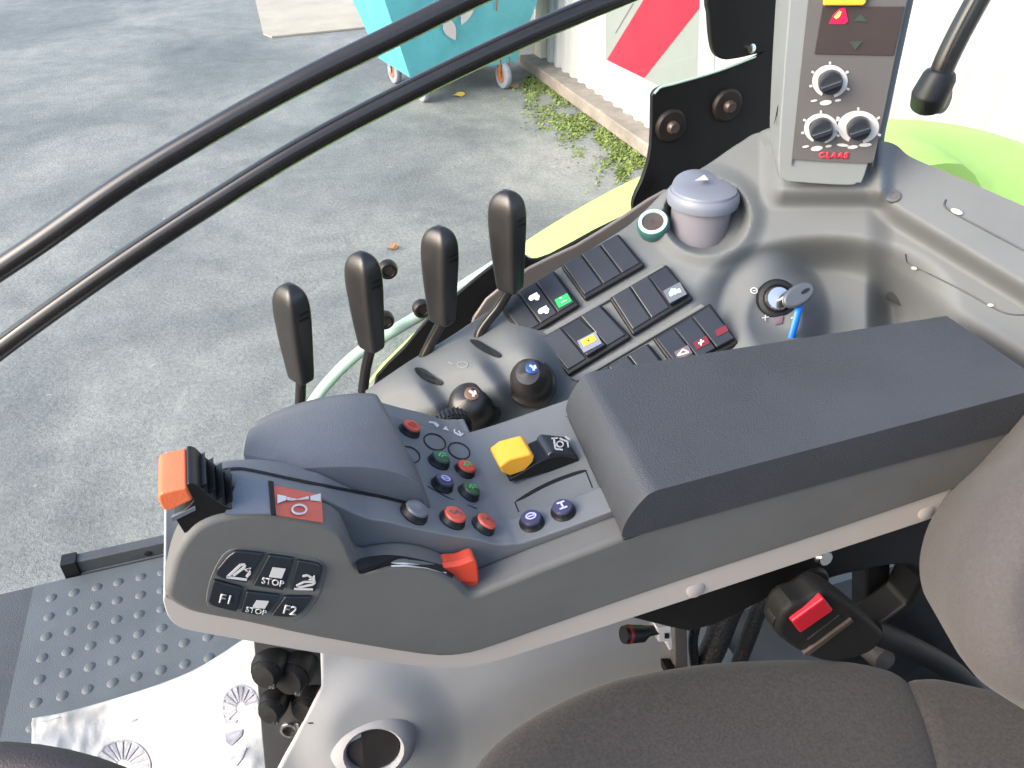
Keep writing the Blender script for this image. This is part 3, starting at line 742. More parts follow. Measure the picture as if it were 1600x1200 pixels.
    S = rsurf((2, 1)); ink('yellow_field', zz([Q(565, 660, 66, 82)]), S, 'field_blue', rk[2, 1][0], lift=.0003); ink('yellow_lamp', zz([Q(560, 650, 46, 44)]), S, 'yellow_rocker', rk[2, 1][0], lift=.0008); ink('lamp_mark', zz([ell(560, 652, 7, 7, 8)]), S, 'steel_brown', rk[2, 1][0], lift=.0012)
    S = rsurf((3, 2)); ink('grey_field', zz([Q(1098, 350, 62, 84)]), S, 'slate_button', rk[3, 2][0], lift=.0003)
    ink('beacon_symbol', zz([ell(1075, 358, 14, 18, 10), Q(1098, 345, 14, 34), Q(1125, 340, 10, 26), Q(1080, 335, 9, 14)]), S, 'ink_pale', rk[3, 2][0], lift=.0008)
    S = rsurf((5, 2)); ink('red_lamp', zz([Q(1390, 590, 40, 40)]), S, 'red_dark', rk[5, 2][0], lift=.0005)
    S = rsurf((5, 1)); ink('red_lamp', zz([Q(1265, 665, 48, 50)]), S, 'red_dark', rk[5, 1][0], lift=.0005); ink('lamp_mark', zz(stroke([(1262, 645), (1262, 682)], 10)+stroke([(1245, 670), (1280, 655)], 10)), S, 'ink_white', rk[5, 1][0], lift=.0010)
    S = rsurf((5, 0)); ink('hazard_field', zz([Q(1150, 725, 50, 56)]), S, 'rose_grey', rk[5, 0][0], lift=.0003); ink('hazard_triangle', zz(stroke([(1115, 745), (1150, 705), (1185, 725), (1115, 745)], 9)), S, 'ink_white', rk[5, 0][0], lift=.0008)
    # step strips between the rows
    for q in ([(824, 536), (1034, 416), (1041, 421), (836, 540)], [(892, 594), (1096, 478), (1103, 482), (904, 599)]):
        link('row_ridge', P([CP(x, y, -.001) for x, y in q], CN*.006), 'console_grey', t, bevel=.0015)
    # ---- lever slots in the hump
    for pts in ([(648, 576), (660, 576), (680, 589), (691, 597), (687, 602), (670, 597), (654, 587)], [(734, 532), (746, 532), (764, 542), (782, 553), (779, 559), (762, 553), (744, 542)],
                [(535, 612), (550, 606), (575, 622), (570, 634), (552, 630)]):
        if pts[0][0] < 560: continue
        bm = bmesh.new(); c = [CS(x, y, .0012) for x, y in cr(pts, 3, True)]; prism(bm, c, CN*.0012); link('lever_slot', bm, 'black_matte', t, smooth=False)
    # ---- rotary knobs with coloured caps
    for (x, y), r, disc in (((828, 592), .0205, 'blue_disc'), ((735, 632), .0230, 'tan_disc')):
        p = CS(x, y, .004); ax = (CN*.75+V((-.15, -.45, .45))).normalized()
        prof = [(r*1.28, -.012), (r*1.25, -.002), (r*1.1, .0), (r*1.02, .004), (r, .014), (r*.86, .024), (r*.58, .030), (0, .031)]
        k = link('control_knob', Lt(p-ax*.010, ax, prof, 28), 'knob_black', t)
        e1, e2, n_ = frame(ax); q = p+ax*.0190+CR*(r*.22)+CU*(r*.28)
        nn = (ax+CR*.25+CU*.3).normalized()
        link('colour_disc', Lt(q, nn, [(r*.34, -.010), (r*.34, .0006), (r*.30, .0012), (0, .0012)], 22), disc, k)
        f1, f2, _ = frame(nn); bm = bmesh.new()
        for s in stroke([(-.15, -.1), (.05, .05), (.2, .0)], .12)+stroke([(-.1, .14), (.12, .14)], .1): prism(bm, [q+nn*.0013+f1*(u*r)+f2*(v*r) for u, v in s], nn*.0003)
        link('disc_mark', bm, 'ink_white', k, smooth=False)
        # raised collar under the knob
    S = lambda x, y: CS(x, y, .0004)
    ink('moulded_mark', ringp(723, 570, 9, 5, 1.4, n=16)+stroke([(700, 566), (708, 569)], 1.5), S, 'pillar_grey', t, lift=.0002, th=.0002)
    ink('scuff', stroke([(768, 655), (778, 652)], 1.6), S, 'ink_grey', t, lift=.0002, th=.0002)
    # ---- socket ring
    p = CS(1021, 352, .004)
    rg = link('socket_ring', Lt(p, CN, [(.017, -.012), (.0185, .0), (.0185, .004), (.0165, .007), (.0125, .0075), (.0115, .006)], 28), 'ring_teal', t)
    link('socket_rim', Lt(p+CN*.0074, CN, [(.0165, -.001), (.0162, .0008), (.0125, .0012), (.0120, -.001)], 28), 'ink_pale', rg)
    link('socket_well', Lt(p+CN*.0065, CN, [(.0122, -.001), (.0118, .0002), (.004, .0004), (0, .0004)], 24), 'steel_brown', rg)
    # ---- ignition lock
    p = CS(1213, 468, .002); n = (CN*.6+V((-.25, -.75, .35))).normalized()
    lk = link('ignition_lock', Lt(p, n, [(.022, -.012), (.022, .003), (.020, .006), (.0155, .007), (.0145, .005)], 28), 'black_plastic', t)
    link('lock_barrel', Lt(p+n*.004, n, [(.0140, -.002), (.0140, .005), (.0115, .009), (.0, .0095)], 24), 'chrome', lk)
    S = lambda x, y: CS(x, y, .001)
    ink('position_mark', ringp(1178, 455, 5.5, 5, 1.4, n=12)+stroke([(1176, 455), (1181, 455)], 1.3), S, 'ink_white', t, lift=.001)
    ink('position_mark', stroke([(1190, 498), (1200, 496)], 1.6)+stroke([(1195, 493), (1195, 502)], 1.4), S, 'ink_white', t, lift=.001)
    ink('position_mark', stroke([(1236, 498), (1246, 494)], 1.8), S, 'ink_white', t, lift=.001)
    ink('lock_label', [[(1209, 497), (1224, 494), (1222, 506), (1211, 508)]], S, 'rose_grey', t, lift=.001)
    # ---- screw hole and shelf grooves
    p = CS(1395, 306, .001); link('screw_recess', Lt(p, CN, [(.0075, -.003), (.0075, .0006), (.005, .0010), (.004, -.001)], 18), 'panel_dark', t)
    bm = bmesh.new(); tube(bm, [CS(x, y, .0005) for x, y in cr([(1478, 312), (1476, 322), (1490, 333), (1540, 360), (1620, 402)], 5)], .0009, 8)
    tube(bm, [CS(x, y, .0005) for x, y in cr([(1415, 397), (1418, 410), (1432, 418), (1500, 452), (1560, 485), (1590, 492), (1620, 490)], 5)], .0008, 8)
    link('shelf_groove', bm, 'dark_rubber', t)
    ink('painted_glint', [ell(1494, 332, 10, 4, 10, 20), ell(1430, 418, 5, 2.6, 10, 10), ell(1547, 478, 5, 2.4, 10, 5)], S, 'ink_grey', t, lift=.0015)  # pale ellipses painted as glints along the grooves
side_console()
def key():
    p = CS(1213, 468, .002); n = (CN*.6+V((-.25, -.75, .35))).normalized()
    t = thing('ignition_key', 'grey ignition key with blue tag strip in the console lock', 'key', p)
    bm = bmesh.new(); e1, e2, _ = frame(n)
    c = p+n*.032+CR*.016; ax = (CR*.82+CU*.5).normalized(); sd = n.cross(ax).normalized(); sd2 = (CU*.8-CR*.45).normalized()
    pts = [c+ax*(.0185*cos(a))+sd2*(.0110*sin(a)) for a in [i*2*pi/24 for i in range(24)]]
    link('key_head', P([q-n*.005 for q in pts], n*.010), 'key_grey', t, bevel=.0035)
    hole = [c+ax*.007+ax*(.0050*cos(a))+sd2*(.0020*sin(a)) for a in [i*2*pi/16 for i in range(16)]]
    link('key_hole', P([q+n*.0046 for q in hole], n*.0010), 'black_matte', t)
    bm = bmesh.new(); box(bm, p+n*.018+CR*.004, ax*.004, sd2*.001, n*.014); link('key_blade', bm, 'chrome', t)
    bm = bmesh.new(); q0 = p+n*.030+CR*.018-CU*.010
    w = CR*.0038
    rows = []
    for i in range(8):
        f = i/7; m = q0+(-CU*.056-CR*.012)*f-n*.016*f*f; rows.append([m-w*(1-.1*f), m+w*(1-.1*f)])
    grid(bm, rows); link('tag_strip', bm, 'blue_tag', t, solid=.0012)
key()
def levers():
    data = [((447, 442), (471, 592), [(471, 590), (470, 612), (468, 650)], .775, 'frontmost hydraulic lever with long black paddle grip, left of the others'),
            ((560, 392), (581, 543), [(580, 540), (572, 575), (567, 612)], .770, 'second hydraulic lever from the front, grip overlapping a window bolt'),
            ((682, 352), (691, 502), [(692, 500), (676, 530), (660, 565), (660, 590), (672, 602)], .760, 'third hydraulic lever from the front, bent stalk in grey hump slot'),
            ((787, 296), (797, 452), [(798, 448), (780, 478), (754, 512), (748, 535), (756, 550), (770, 560)], .750, 'rearmost hydraulic lever, tallest of the four black paddle grips')]
    for (tx, ty), (bx, by), rod, Y, lab in data:
        top, bot = py(tx, ty, Y), py(bx, by, Y)
        base = py(*rod[-1], Y)
        t = thing('hydraulic_lever', lab, 'lever', base, 'hydraulic levers along the side console')
        ax = (top-bot); L_ = ax.length; ax.normalize()
        e1 = (CR-ax*CR.dot(ax)).normalized(); e2 = ax.cross(e1); a0 = radians(-38)
        f1, f2 = e1*cos(a0)+e2*sin(a0), -e1*sin(a0)+e2*cos(a0)
        W, D = .0178, .0140
        prof = [(0, .66, .60), (.02, .74, .72), (.08, .78, .78), (.3, .90, .88), (.5, .98, .96), (.68, 1.04, 1.0), (.8, 1.02, .98), (.88, .92, .9), (.94, .74, .72), (.98, .46, .46), (1.0, .16, .16)]
        hs = cr([(h, w, d) for h, w, d in prof], 4)
        rows = []; n = 40; ex = 4.6
        for h, w, d in hs:
            lean = f1*(.004*h*h)
            row = []
            for k in range(n):
                a = 2*pi*k/n; cu, su = cos(a), sin(a)
                x = W*w*math.copysign(abs(cu)**(2/ex), cu); y = D*d*math.copysign(abs(su)**(2/ex), su)
                row.append(bot+ax*(L_*h)+lean+f1*x+f2*y)
            rows.append(row)
        bm = bmesh.new(); vs = grid(bm, rows, True); bm.faces.new(vs[0]); bm.faces.new(vs[-1][::-1])
        g = link('grip', bm, 'knob_black', t)
        bm = bmesh.new()
        for k in range(4):                             # finger grooves high on the edge
            h = .70+.055*k
            wv = 1.0-.10*max(0, k-1)
            box(bm, bot+ax*(L_*h)+f1*(W*wv*.955+.0035), f1*.0012, f2*(D*.42), ax*.0011)
        link('grip_ridges', bm, 'black_plastic', g)
        pts = cr([tuple(py(x, y, Y+.004*math.sin(i))) for i, (x, y) in enumerate(rod)], 6)
        bm = bmesh.new(); tube(bm, pts, .0062, 12); link('stalk', bm, 'gloss_black', t)
levers()
def cup():
    n = (V((0, 0, 1))*.9+CN*.25).normalized()
    base = CS(1104, 352, .0)
    top = py(1098, 312, (base-EYE).y+.004)
    t = thing('waste_cup', 'lilac grey waste cup with domed lid in the console holder', 'cup', base)
    h = .062; c = top-V((0, 0, h))
    ax = V((0, 0, 1)); R = .0355
    link('cup_body', Lt(c-V((0, 0, .03)), ax, [(R*.76, 0), (R*.80, .004), (R*.90, .055), (R*.97, h+.030)], 40), 'cup_lilac', t)
    link('lid_rim', Lt(c, ax, [(R*.98, h-.004), (R*1.11, h-.003), (R*1.14, h+.002), (R*1.12, h+.008), (R*1.06, h+.011), (R*.9, h+.011)], 44), 'cup_lid', t)
    # lid: disc that bulges up to a thumb tab on the far side
    rows = []; n_ = 44
    for k, (rr, hh) in enumerate([(1.03, .008), (1.04, .013), (1.0, .0175), (.85, .020), (.55, .0215), (.25, .022), (.02, .022)]):
        row = []
        for i in range(n_):
            a = 2*pi*i/n_; d = CR*cos(a)+V((CF.x, CF.y, 0)).normalized()*sin(a)
            far = max(0, sin(a-.25)); row.append(c+d*(R*rr)+V((0, 0, h+hh*.8+.008*far*far*rr*min(1, k/2))))
        rows.append(row)
    bm = bmesh.new(); vs = grid(bm, rows, True); bm.faces.new(vs[-1]); link('lid', bm, 'cup_lid', t)
    def S(x, y): return pz(x, y, (c.z+h+.0225)-H)
    ink('lid_mark', [[(1085, 285), (1107, 284), (1100, 276)]], S, 'ink_white', t, lift=.002)
cup()

# ================================================================ PILLAR WITH DISPLAY
def pillar():
    e1 = V((cos(radians(-30)), sin(radians(-30)), 0)); n = V((-sin(radians(30)), -cos(radians(30)), 0)); up = V((0, 0, 1))
    org = py(1295, 285, .662)
    k0 = (org-EYE).dot(n)
    def S(x, y, l=0): return pp(x, y, n, k0-0+(0) if False else (org+n*l-EYE).dot(n))
    t = thing('control_pillar', 'light grey cab pillar with dark control panel and three dials', 'pillar', org)
    # housing: front outline at the panel plane, deeper body behind
    front = [(1216, 262), (1224, 281), (1240, 285), (1322, 290), (1340, 286), (1352, 272), (1390, 130), (1425, -30), (1500, -330), (1500, -330), (1262, -330), (1262, -330), (1236, -30), (1222, 150)]
    f = [S(*q) for q in cr(front, 3, True)]
    cen = sum(f, V())/len(f)
    b = [p-n*.10+ (p-cen).dot(e1)*e1*.10 for p in f]
    link('housing', P(f, None, b), 'pillar_grey', t, bevel=.006, seg=4)
    # flared column behind it
    fl = [(1212, 345), (1216, 250), (1222, 150), (1228, -40), (1254, -500), (1254, -500), (1552, -500), (1552, -500), (1440, -40), (1405, 120), (1385, 215), (1372, 330), (1372, 345)]
    link('column', P([S(*q, -.05) for q in fl], -n*.12), 'console_grey', t, bevel=.012, seg=4)
    pan = [(1258, 0), (1240, 240), (1244, 248), (1345, 258), (1366, 256), (1372, 240), (1424, -30), (1424, -30), (1262, -30), (1262, -30)]
    pan = [(1266, -30), (1266, -30), (1238, 236), (1240, 246), (1252, 249), (1350, 254), (1363, 249), (1368, 236), (1422, -30), (1422, -30)]
    p_ = link('control_panel', P([S(*q, .0006) for q in cr(pan, 3, True)], n*.002), 'panel_dark', t, bevel=.0006)
    Zp = lambda x, y: (1230+x/4.615, y/4.615)
    SP = lambda x, y: S(x, y, .0028)
    d = link('display', P([SP(*Zp(*q)) for q in ((255, 45), (845, 45), (765, 400), (195, 388))], n*.0012), 'display_black', t, bevel=.0005)
    SD = lambda x, y: S(x, y, .0042)
    ink('warning_triangle', [[Zp(*q) for q in ((300, 172), (330, 105), (375, 62), (418, 55), (438, 150), (415, 172))]], SD, 'led_red', d)
    ink('triangle_glow', [[Zp(*q) for q in ((335, 120), (375, 75), (392, 85), (375, 120), (350, 135))]], SD, 'led_hot', d, lift=.0009)
    ink('arrow_icon', [[Zp(*q) for q in ((480, 150), (530, 100), (580, 155))], [Zp(*q) for q in ((450, 300), (545, 295), (490, 360))]], SD, 'glass_green_dim', d)
    link('yellow_button', P([SP(*Zp(*q)) for q in ((262, -60), (575, -60), (562, 15), (540, 32), (255, 32))], n*.006), 'yellow_rocker', t, bevel=.0015)
    # dials
    for (cx, cy), rx, ry, w in (((308, 585), 128, 118, 40), ((243, 925), 122, 108, 34), ((512, 915), 150, 118, 62)):
        c = SP(*Zp(cx, cy)); dl = link('dial', Lt(c, n, [(.0112, 0), (.0112, .005), (.0102, .012), (.0094, .0135), (0, .0138)], 28), 'rocker_black', t)
        gb = (CR*.85+CU*.45).normalized(); gb = (gb-n*gb.dot(n)).normalized()
        sdv = n.cross(gb)
        bm = bmesh.new(); box(bm, c+n*.015, gb*.0095, sdv*.0026, n*.004); link('pointer_grip', bm, 'rocker_black', dl, bevel=.0012)
        q = [[Zp(*p) for p in s] for s in ringp(cx, cy, rx, ry, w, 118, 118+318, 36)]
        ink('scale_ring', q, SP, 'ink_white', dl)
        tk = []
        for a in (-90, -150, -30, 165, 25): tk += stroke([(cx+rx*1.03*cos(radians(a)), cy+ry*1.03*sin(radians(a))), (cx+rx*1.2*cos(radians(a)), cy+ry*1.2*sin(radians(a)))], 16)
        ink('scale_tick', [[Zp(*p) for p in s] for s in tk], SP, 'ink_white', dl)
        yb = cy+ry+22
        ic = [ell(cx-rx*.9, yb, 26, 8, 8, -10), ell(cx-30, yb+14, 44, 18, 12, -8), ell(cx+rx*.45, yb-3, 24, 9, 8, -10)] if w < 60 else [ell(cx-rx*.75, yb-10, 44, 11, 8, 4), ell(cx-40, yb+4, 40, 13, 8, -6), ell(cx+50, yb-12, 48, 14, 8, -4)]
        ink('dial_icon', [[Zp(*p) for p in s] for s in ic], SP, 'ink_white', dl)
    text('maker_mark', 'CLAAS', Zp(335, 1120), (15.5, .3), (2.2, -12.5), SP, 'red_ink', p_, bold=.06)
    link('side_clip', P([S(1217, 160, -.03)+up*.012, S(1217, 160, -.03)-up*.012, S(1213, 175, -.03)-up*.012, S(1213, 175, -.03)+up*.006], n*.004), 'black_matte', t)
pillar()

# ================================================================ WINDOW
YW = .93
def window():
    t = thing('side_window', 'curved right side cab window with black hinge plates and bolts', 'window', V((.2, YW, H-.6)))
    rows = []
    for i in range(13):
        z = H+.42-1.50*i/12
        y = YW+.03+.17*ss(-.3, -1.1, z-H) if z < H-.3 else YW+.03
        rows.append([V((x, y, z)) for x in (-1.3, -.6, 0, .6, 1.2)])
    bm = bmesh.new(); grid(bm, rows); link('glass', bm, 'window_glass', t)
    S = YP(YW)
    low = [(1019, 160), (1020, 148), (1030, 138), (1055, 132), (1120, 113), (1180, 90), (1192, 82), (1230, 60), (1230, 60), (1240, 200), (1180, 215), (1150, 240), (1100, 262), (1045, 303), (1015, 322), (992, 334), (990, 312), (1006, 275), (1017, 230)]
    hp = link('hinge_plate', P([S(*q) for q in cr(low, 3, True)], V((0, .008, 0))), 'black_plastic', t, bevel=.002)
    up = [(1096, -500), (1096, -500), (1104, -40), (1108, 20), (1111, 60), (1116, 82), (1126, 92), (1145, 93), (1185, 84), (1235, 70), (1235, 70), (1250, -500), (1250, -500)]
    up_o = link('upper_plate', P([S(*q) for q in cr(up, 3, True)], V((0, .010, 0))), 'black_plastic', t, bevel=.002)
    for x, y in ((1047, 196), (1135, 164)):
        p = S(x, y); w = link('washer', Lt(p, (0, -1, 0), [(.0215, -.002), (.0215, .003), (.0185, .006), (.010, .0065)], 28), 'washer_brown', hp)
        link('bolt', Lt(p, (0, -1, 0), [(.0085, .004), (.0085, .011), (.006, .014), (0, .014)], 14), 'steel_brown', hp)
    link('bolt', Lt(S(1172, 75), (0, -1, 0), [(.006, 0), (.006, .004), (0, .006)], 12), 'chrome', up_o)
    # highlight on the plate's edge, put in as a pale tube
    bm = bmesh.new(); tube(bm, [S(x, y)+V((0, -.001, 0)) for x, y in cr([(1022, 146), (1032, 136), (1055, 130), (1120, 111), (1180, 88)], 4)], .0016, 6); link('edge_highlight', bm, 'seal_green', hp)
    # glass fixings and the pale rubber bead round the lower corner
    for x, y in ((606, 421), (601, 500), (659, 482)):
        p = S(x, y); w = link('glass_fixing', Lt(p, (0, -1, 0), [(.0125, -.004), (.0125, .004), (.0105, .007), (.0075, .0075), (.006, .004)], 24), 'washer_brown', t)
        link('fixing_core', Lt(p, (0, -1, 0), [(.0066, .001), (.0062, .0045), (.0, .005)], 16), 'steel_brown', w)
    bm = bmesh.new(); tube(bm, [py(x, y, YW+.012) for x, y in cr([(470, 660), (492, 625), (520, 590), (560, 552), (610, 520), (660, 490), (720, 450), (790, 405)], 6)], .0085, 10); link('rubber_bead', bm, 'seal_green', t)
    bm = bmesh.new(); tube(bm, [py(x, y, YW+.016) for x, y in cr([(555, 640), (585, 600), (640, 540), (700, 492), (770, 448), (830, 402)], 6)], .0065, 10); link('bright_band', bm, 'board_white', t)  # pale tube added for the bright band between bead and trim
    # sill trim between glass and console
    Sd = lambda x, y, l=-.02: CP(x, y, l)
    trim = [(588, 588), (630, 545), (671, 496), (720, 455), (768, 416), (812, 392), (828, 405), (860, 398), (930, 360), (1015, 318), (1060, 288), (1060, 310), (990, 372), (900, 440), (820, 520), (760, 560), (680, 600), (596, 616)]
    link('sill_trim', P([py(x, y, .905) for x, y in cr(trim, 2, True)], V((0, .006, 0))), 'black_matte', t, bevel=.003)
    gl = [(760, 468), (828, 418), (900, 384), (975, 338), (1042, 296), (1046, 326), (985, 362), (900, 415), (790, 482), (735, 515)]
    link('sill_strip', P([py(x, y, .890) for x, y in cr(gl, 2, True)], V((0, .006, 0))), 'trim_gloss', t, bevel=.003)
window()
def tubes():
    for pts, lab in (([(-900, 1090), (-500, 780), (-120, 505), (-40, 447), (60, 380), (200, 283), (350, 193), (480, 122), (610, 58), (740, -6), (860, -60), (1020, -130), (1240, -210)], 'upper of two curved black guard bars crossing the side window'),
                     ([(-900, 1250), (-500, 930), (-120, 640), (-40, 575), (60, 500), (200, 402), (350, 305), (480, 226), (620, 152), (800, 65), (960, -3), (1080, -50), (1260, -118)], 'lower of two curved black guard bars crossing the side window')):
        q = cr([tuple(py(x, y, .84)) for x, y in pts], 8)
        bm = bmesh.new(); tube(bm, q, .0108, 20)
        tag(link('guard_bar', bm, 'gloss_black'), lab, 'bar', 'guard bars across the side window')
tubes()
def mirror_arm():
    p = [py(x, y, .98) for x, y in cr([(1700, -330), (1560, -60), (1530, -6), (1500, 50), (1478, 95), (1468, 120)], 5)]
    t = thing('grab_handle', 'black bent tube handle outside the rear side window', 'handle', p[-1])
    bm = bmesh.new(); tube(bm, p, .0165, 18); link('tube', bm, 'gloss_black', t)
    c = p[-1]; q = [c+(p[-2]-c).normalized()*.01, c, py(1452, 150, .98), py(1448, 166, .985)]
    bm = bmesh.new(); tube(bm, q, [.020, .024, .026, .024], 18); link('socket', bm, 'black_plastic', t, bevel=.004)
    link('foot_flange', Lt(py(1466, 150, .99), (0.25, -1, .3), [(.021, -.02), (.026, 0), (.026, .006), (.02, .010), (0, .010)], 24), 'steel_brown', t)
mirror_arm()

# ================================================================ LOWER COWL
def cowl():
    YC = .50
    t = thing('lower_cowl', 'pale grey moulded panel below the armrest with round air vent', 'panel', py(700, 1150, YC)-V((0, 0, .2)))
    rows = []
    for j in range(91):
        y = 940+j*5; row = []
        for i in range(121):
            x = 478
            xl = 502 if y < 1075 else 502-(y-1075)*.52
            x = xl+(1062-xl)*i/120
            crease = 900-(y-1000)*.95
            s = (x-crease)
            Y = YC+.013*ss(-90, 170, s)-.005*ss(170, 360, s)
            r = hypot(x-585, (y-1155)*.98); Y -= .010*(1-ss(58, 140, r))
            row.append(py(x, y, Y))
        rows.append(row)
    bm = bmesh.new(); grid(bm, rows); link('panel_skin', bm, 'cowl_grey', t, solid=-.004)
    c = py(583, 1163, YC-.011); n = (EYE-c).normalized(); n = (n*.45+V((-.12, -1, 0))).normalized()
    R_ = .0275
    v = link('air_vent', Lt(c, n, [(R_*1.75, -.022), (R_*1.6, .002), (R_*1.35, .010), (R_*1.12, .013), (R_*1.03, .011), (R_*1.0, .004), (R_*.98, -.012), (R_*.9, -.0125)], 48), 'vent_grey', t)
    rt = (CR-n*CR.dot(n)).normalized(); upv = n.cross(rt)
    link('vent_ball', Lt(c, n, [(R_*.985, -.010), (R_*.985, .0045), (R_*.9, .0052), (0, .0054)], 36), 'display_black', v)
    f = [c+n*.0056+rt*(R_*.95*cos(a)) + upv*(R_*.95*sin(a)) for a in [radians(-62)+i*radians(124)/20 for i in range(21)]]
    f = [c+n*.0056+rt*(R_*(.20+.74*cos(a) if False else max(-.42, .95*cos(a))))+upv*(R_*.93*sin(a)) for a in [i*2*pi/40 for i in range(40)]]
    link('vent_flap', P(f, n*.002), 'knob_black', v, bevel=.0008)
    # socket plate, set at an angle further forward
    sp = thing('socket_plate', 'dark grey power socket plate between the white bag and the cowl', 'socket plate', py(460, 1080, .53))
    S = YP(.525)
    pl = [(395, 985), (395, 985), (503, 1000), (503, 1000), (511, 1060), (508, 1085), (470, 1150), (438, 1215), (438, 1215), (415, 1215), (415, 1215)]
    link('plate', P([S(*q) for q in cr(pl, 3, True)], V((0, .01, 0))), 'panel_dark', sp, bevel=.001)
    nn = V((-.35, -1, .25)).normalized()
    for x, y, r in ((425, 1030, .0165), (462, 1038, .020), (432, 1088, .0145), (484, 1086, .016)):
        p = S(x, y); s = link('power_socket', Lt(p, nn, [(r, -.01), (r, .012), (r*.9, .018), (r*.55, .019), (r*.5, .012)], 20), 'black_plastic', sp)
        link('socket_cap', Lt(p+nn*.018, (nn+V((-.3, 0, .1))).normalized(), [(r*.8, -.004), (r*.85, .002), (r*.7, .007), (0, .008)], 18), 'black_matte', s)
        bm = bmesh.new(); box(bm, p+nn*.02+CR*(r*.4), CR*.003, CU*(r*.7), nn*.004); link('hinge_tab', bm, 'hose_black', s, bevel=.001)
    p = S(453, 1137); link('chrome_socket', Lt(p, nn, [(.0105, -.002), (.0105, .003), (.009, .005), (.0066, .0052), (.006, .001)], 24), 'chrome', sp)
    link('socket_well', Lt(p+nn*.0012, nn, [(.0064, -.001), (.0062, .0002), (0, .0004)], 18), 'black_matte', sp)
    ink('plate_mark', stroke([(503, 1072), (503, 1080)], 3), S, 'washer_brown', sp, lift=.001)
    # slate coloured inner wall behind the bracket
    w = thing('inner_side_wall', 'slate grey inner cab wall behind the buckle and bracket', 'wall', py(1300, 980, .66))
    link('wall_panel', P([py(x, y, .68) for x, y in ((1070, 880), (1640, 700), (1700, 1000), (1500, 1150), (1080, 1150))], V((0, .012, 0))), 'wall_slate', w, bevel=.004)
cowl()
def under_arm():
    # upright post and bits of wiring
    t = thing('grey_post', 'narrow grey upright post beside the hoses under the armrest', 'post', py(1068, 1080, .50))
    link('post', P([py(x, y, .50) for x, y in ((1053, 960), (1073, 960), (1077, 1100), (1056, 1100))], V((0, .02, 0))), 'post_grey', t, bevel=.002)
    link('post_clip', P([py(x, y, .495) for x, y in ((1043, 1048), (1056, 1048), (1056, 1062), (1044, 1062))], V((0, .02, 0))), 'black_matte', t, bevel=.002)
    c = thing('cable_connector', 'black plug with red ring joined to a white connector', 'connector', py(1000, 992, .455))
    p = [py(x, y, .455) for x, y in ((974, 992), (984, 991), (1004, 990), (1012, 986), (1028, 984))]
    bm = bmesh.new(); tube(bm, p, [.0088, .0094, .0088, .0056, .005], 16); link('plug', bm, 'black_plastic', c)
    link('red_ring', Lt(py(982, 991, .455), p[2]-p[0], [(.0097, -.0016), (.0099, 0), (.0097, .0016)], 16), 'red_dark', c)
    link('white_housing', P([py(x, y, .45) for x, y in ((1026, 982), (1050, 980), (1053, 1016), (1046, 1017), (1041, 1004), (1029, 1004))], V((0, .018, 0))), 'ink_white', c, bevel=.002)
    ink('housing_slot', [[(1038, 989), (1045, 989), (1045, 997), (1038, 997)]], YP(.4495), 'black_matte', c)
    for pts, r, lab in (([(1085, 1095), (1098, 1050), (1118, 1005), (1135, 960), (1150, 930)], .0150, 'thick ribbed black hose right of the grey post'),
                        ([(1140, 1100), (1150, 1050), (1168, 1000), (1185, 955), (1200, 930)], .0100, 'thin smooth black hose leaning beside the thick one'),
                        ([(1092, 960), (1083, 1000), (1086, 1050), (1080, 1100)], .0060, 'slim black cable hanging close behind the grey post')):
        q = cr([tuple(py(x, y, .515)) for x, y in pts], 12)
        rr = [r*(1+.08*(i % 2)) for i in range(len(q))] if r > .012 else r
        bm = bmesh.new(); tube(bm, q, rr, 14); tag(link('hose', bm, 'hose_black'), lab, 'hose', 'hoses under the armrest')
    k = thing('adjuster_knob', 'small round grey knob below the buckle by the seat', 'knob', py(1378, 1030, .40))
    link('knob', Lt(py(1378, 1028, .40), (-.1, -1, .4), [(.014, -.03), (.014, 0), (.012, .006), (0, .008)], 20), 'post_grey', k)
    # belt buckle
    b = thing('seat_belt_buckle', 'black seat belt buckle with bright red release button', 'buckle', py(1320, 1000, .36))
    Yb = .372
    S = YP(Yb)
    o = S(1236, 972); a = S(1289, 934)-o; d = S(1304, 952)-S(1289, 934)
    ax = (S(1340, 1010)-S(1268, 960)); ax.normalize(); wd = a.normalized(); nn = ax.cross(wd).normalized()
    if nn.dot(EYE-o) < 0: nn = -nn
    body = [(1216, 982), (1232, 952), (1262, 940), (1294, 925), (1335, 950), (1384, 992), (1384, 992), (1362, 1020), (1302, 1037), (1258, 1024), (1222, 1000)]
    bd = link('buckle_body', P([S(*q) for q in cr(body, 3, True)], V((0, .028, 0))), 'black_matte', b, bevel=.006)
    red = [(1237, 972), (1237, 972), (1288, 935), (1288, 935), (1303, 954), (1303, 954), (1251, 990), (1251, 990)]
    link('release_button', P([py(x, y, Yb-.005) for x, y in cr(red, 3, True)], V((0, .012, 0))), 'red_buckle', b, bevel=.002)
    link('highlight_line', P([py(x, y, Yb-.003) for x, y in ((1256, 1022), (1331, 968), (1334, 971), (1262, 1026))], V((0, .006, 0))), 'steel_brown', bd)  # highlight along the buckle cover, put in as a brown strip
    link('latch_slot', P([py(x, y, Yb-.0015) for x, y in ((1262, 1000), (1312, 962), (1318, 968), (1268, 1008))], V((0, .004, 0))), 'black_matte', bd)
    link('side_lug', P([S(*q)+V((0, .006, 0)) for q in cr([(1212, 985), (1222, 972), (1240, 985), (1246, 1004), (1224, 1000)], 3, True)], V((0, .014, 0))), 'black_matte', bd, bevel=.003)
    bm = bmesh.new(); tube(bm, cr([tuple(py(x, y, .39)) for x, y in ((1360, 985), (1420, 1010), (1490, 1050), (1540, 1100))], 5), .013, 12); link('stalk', bm, 'black_matte', b)
under_arm()

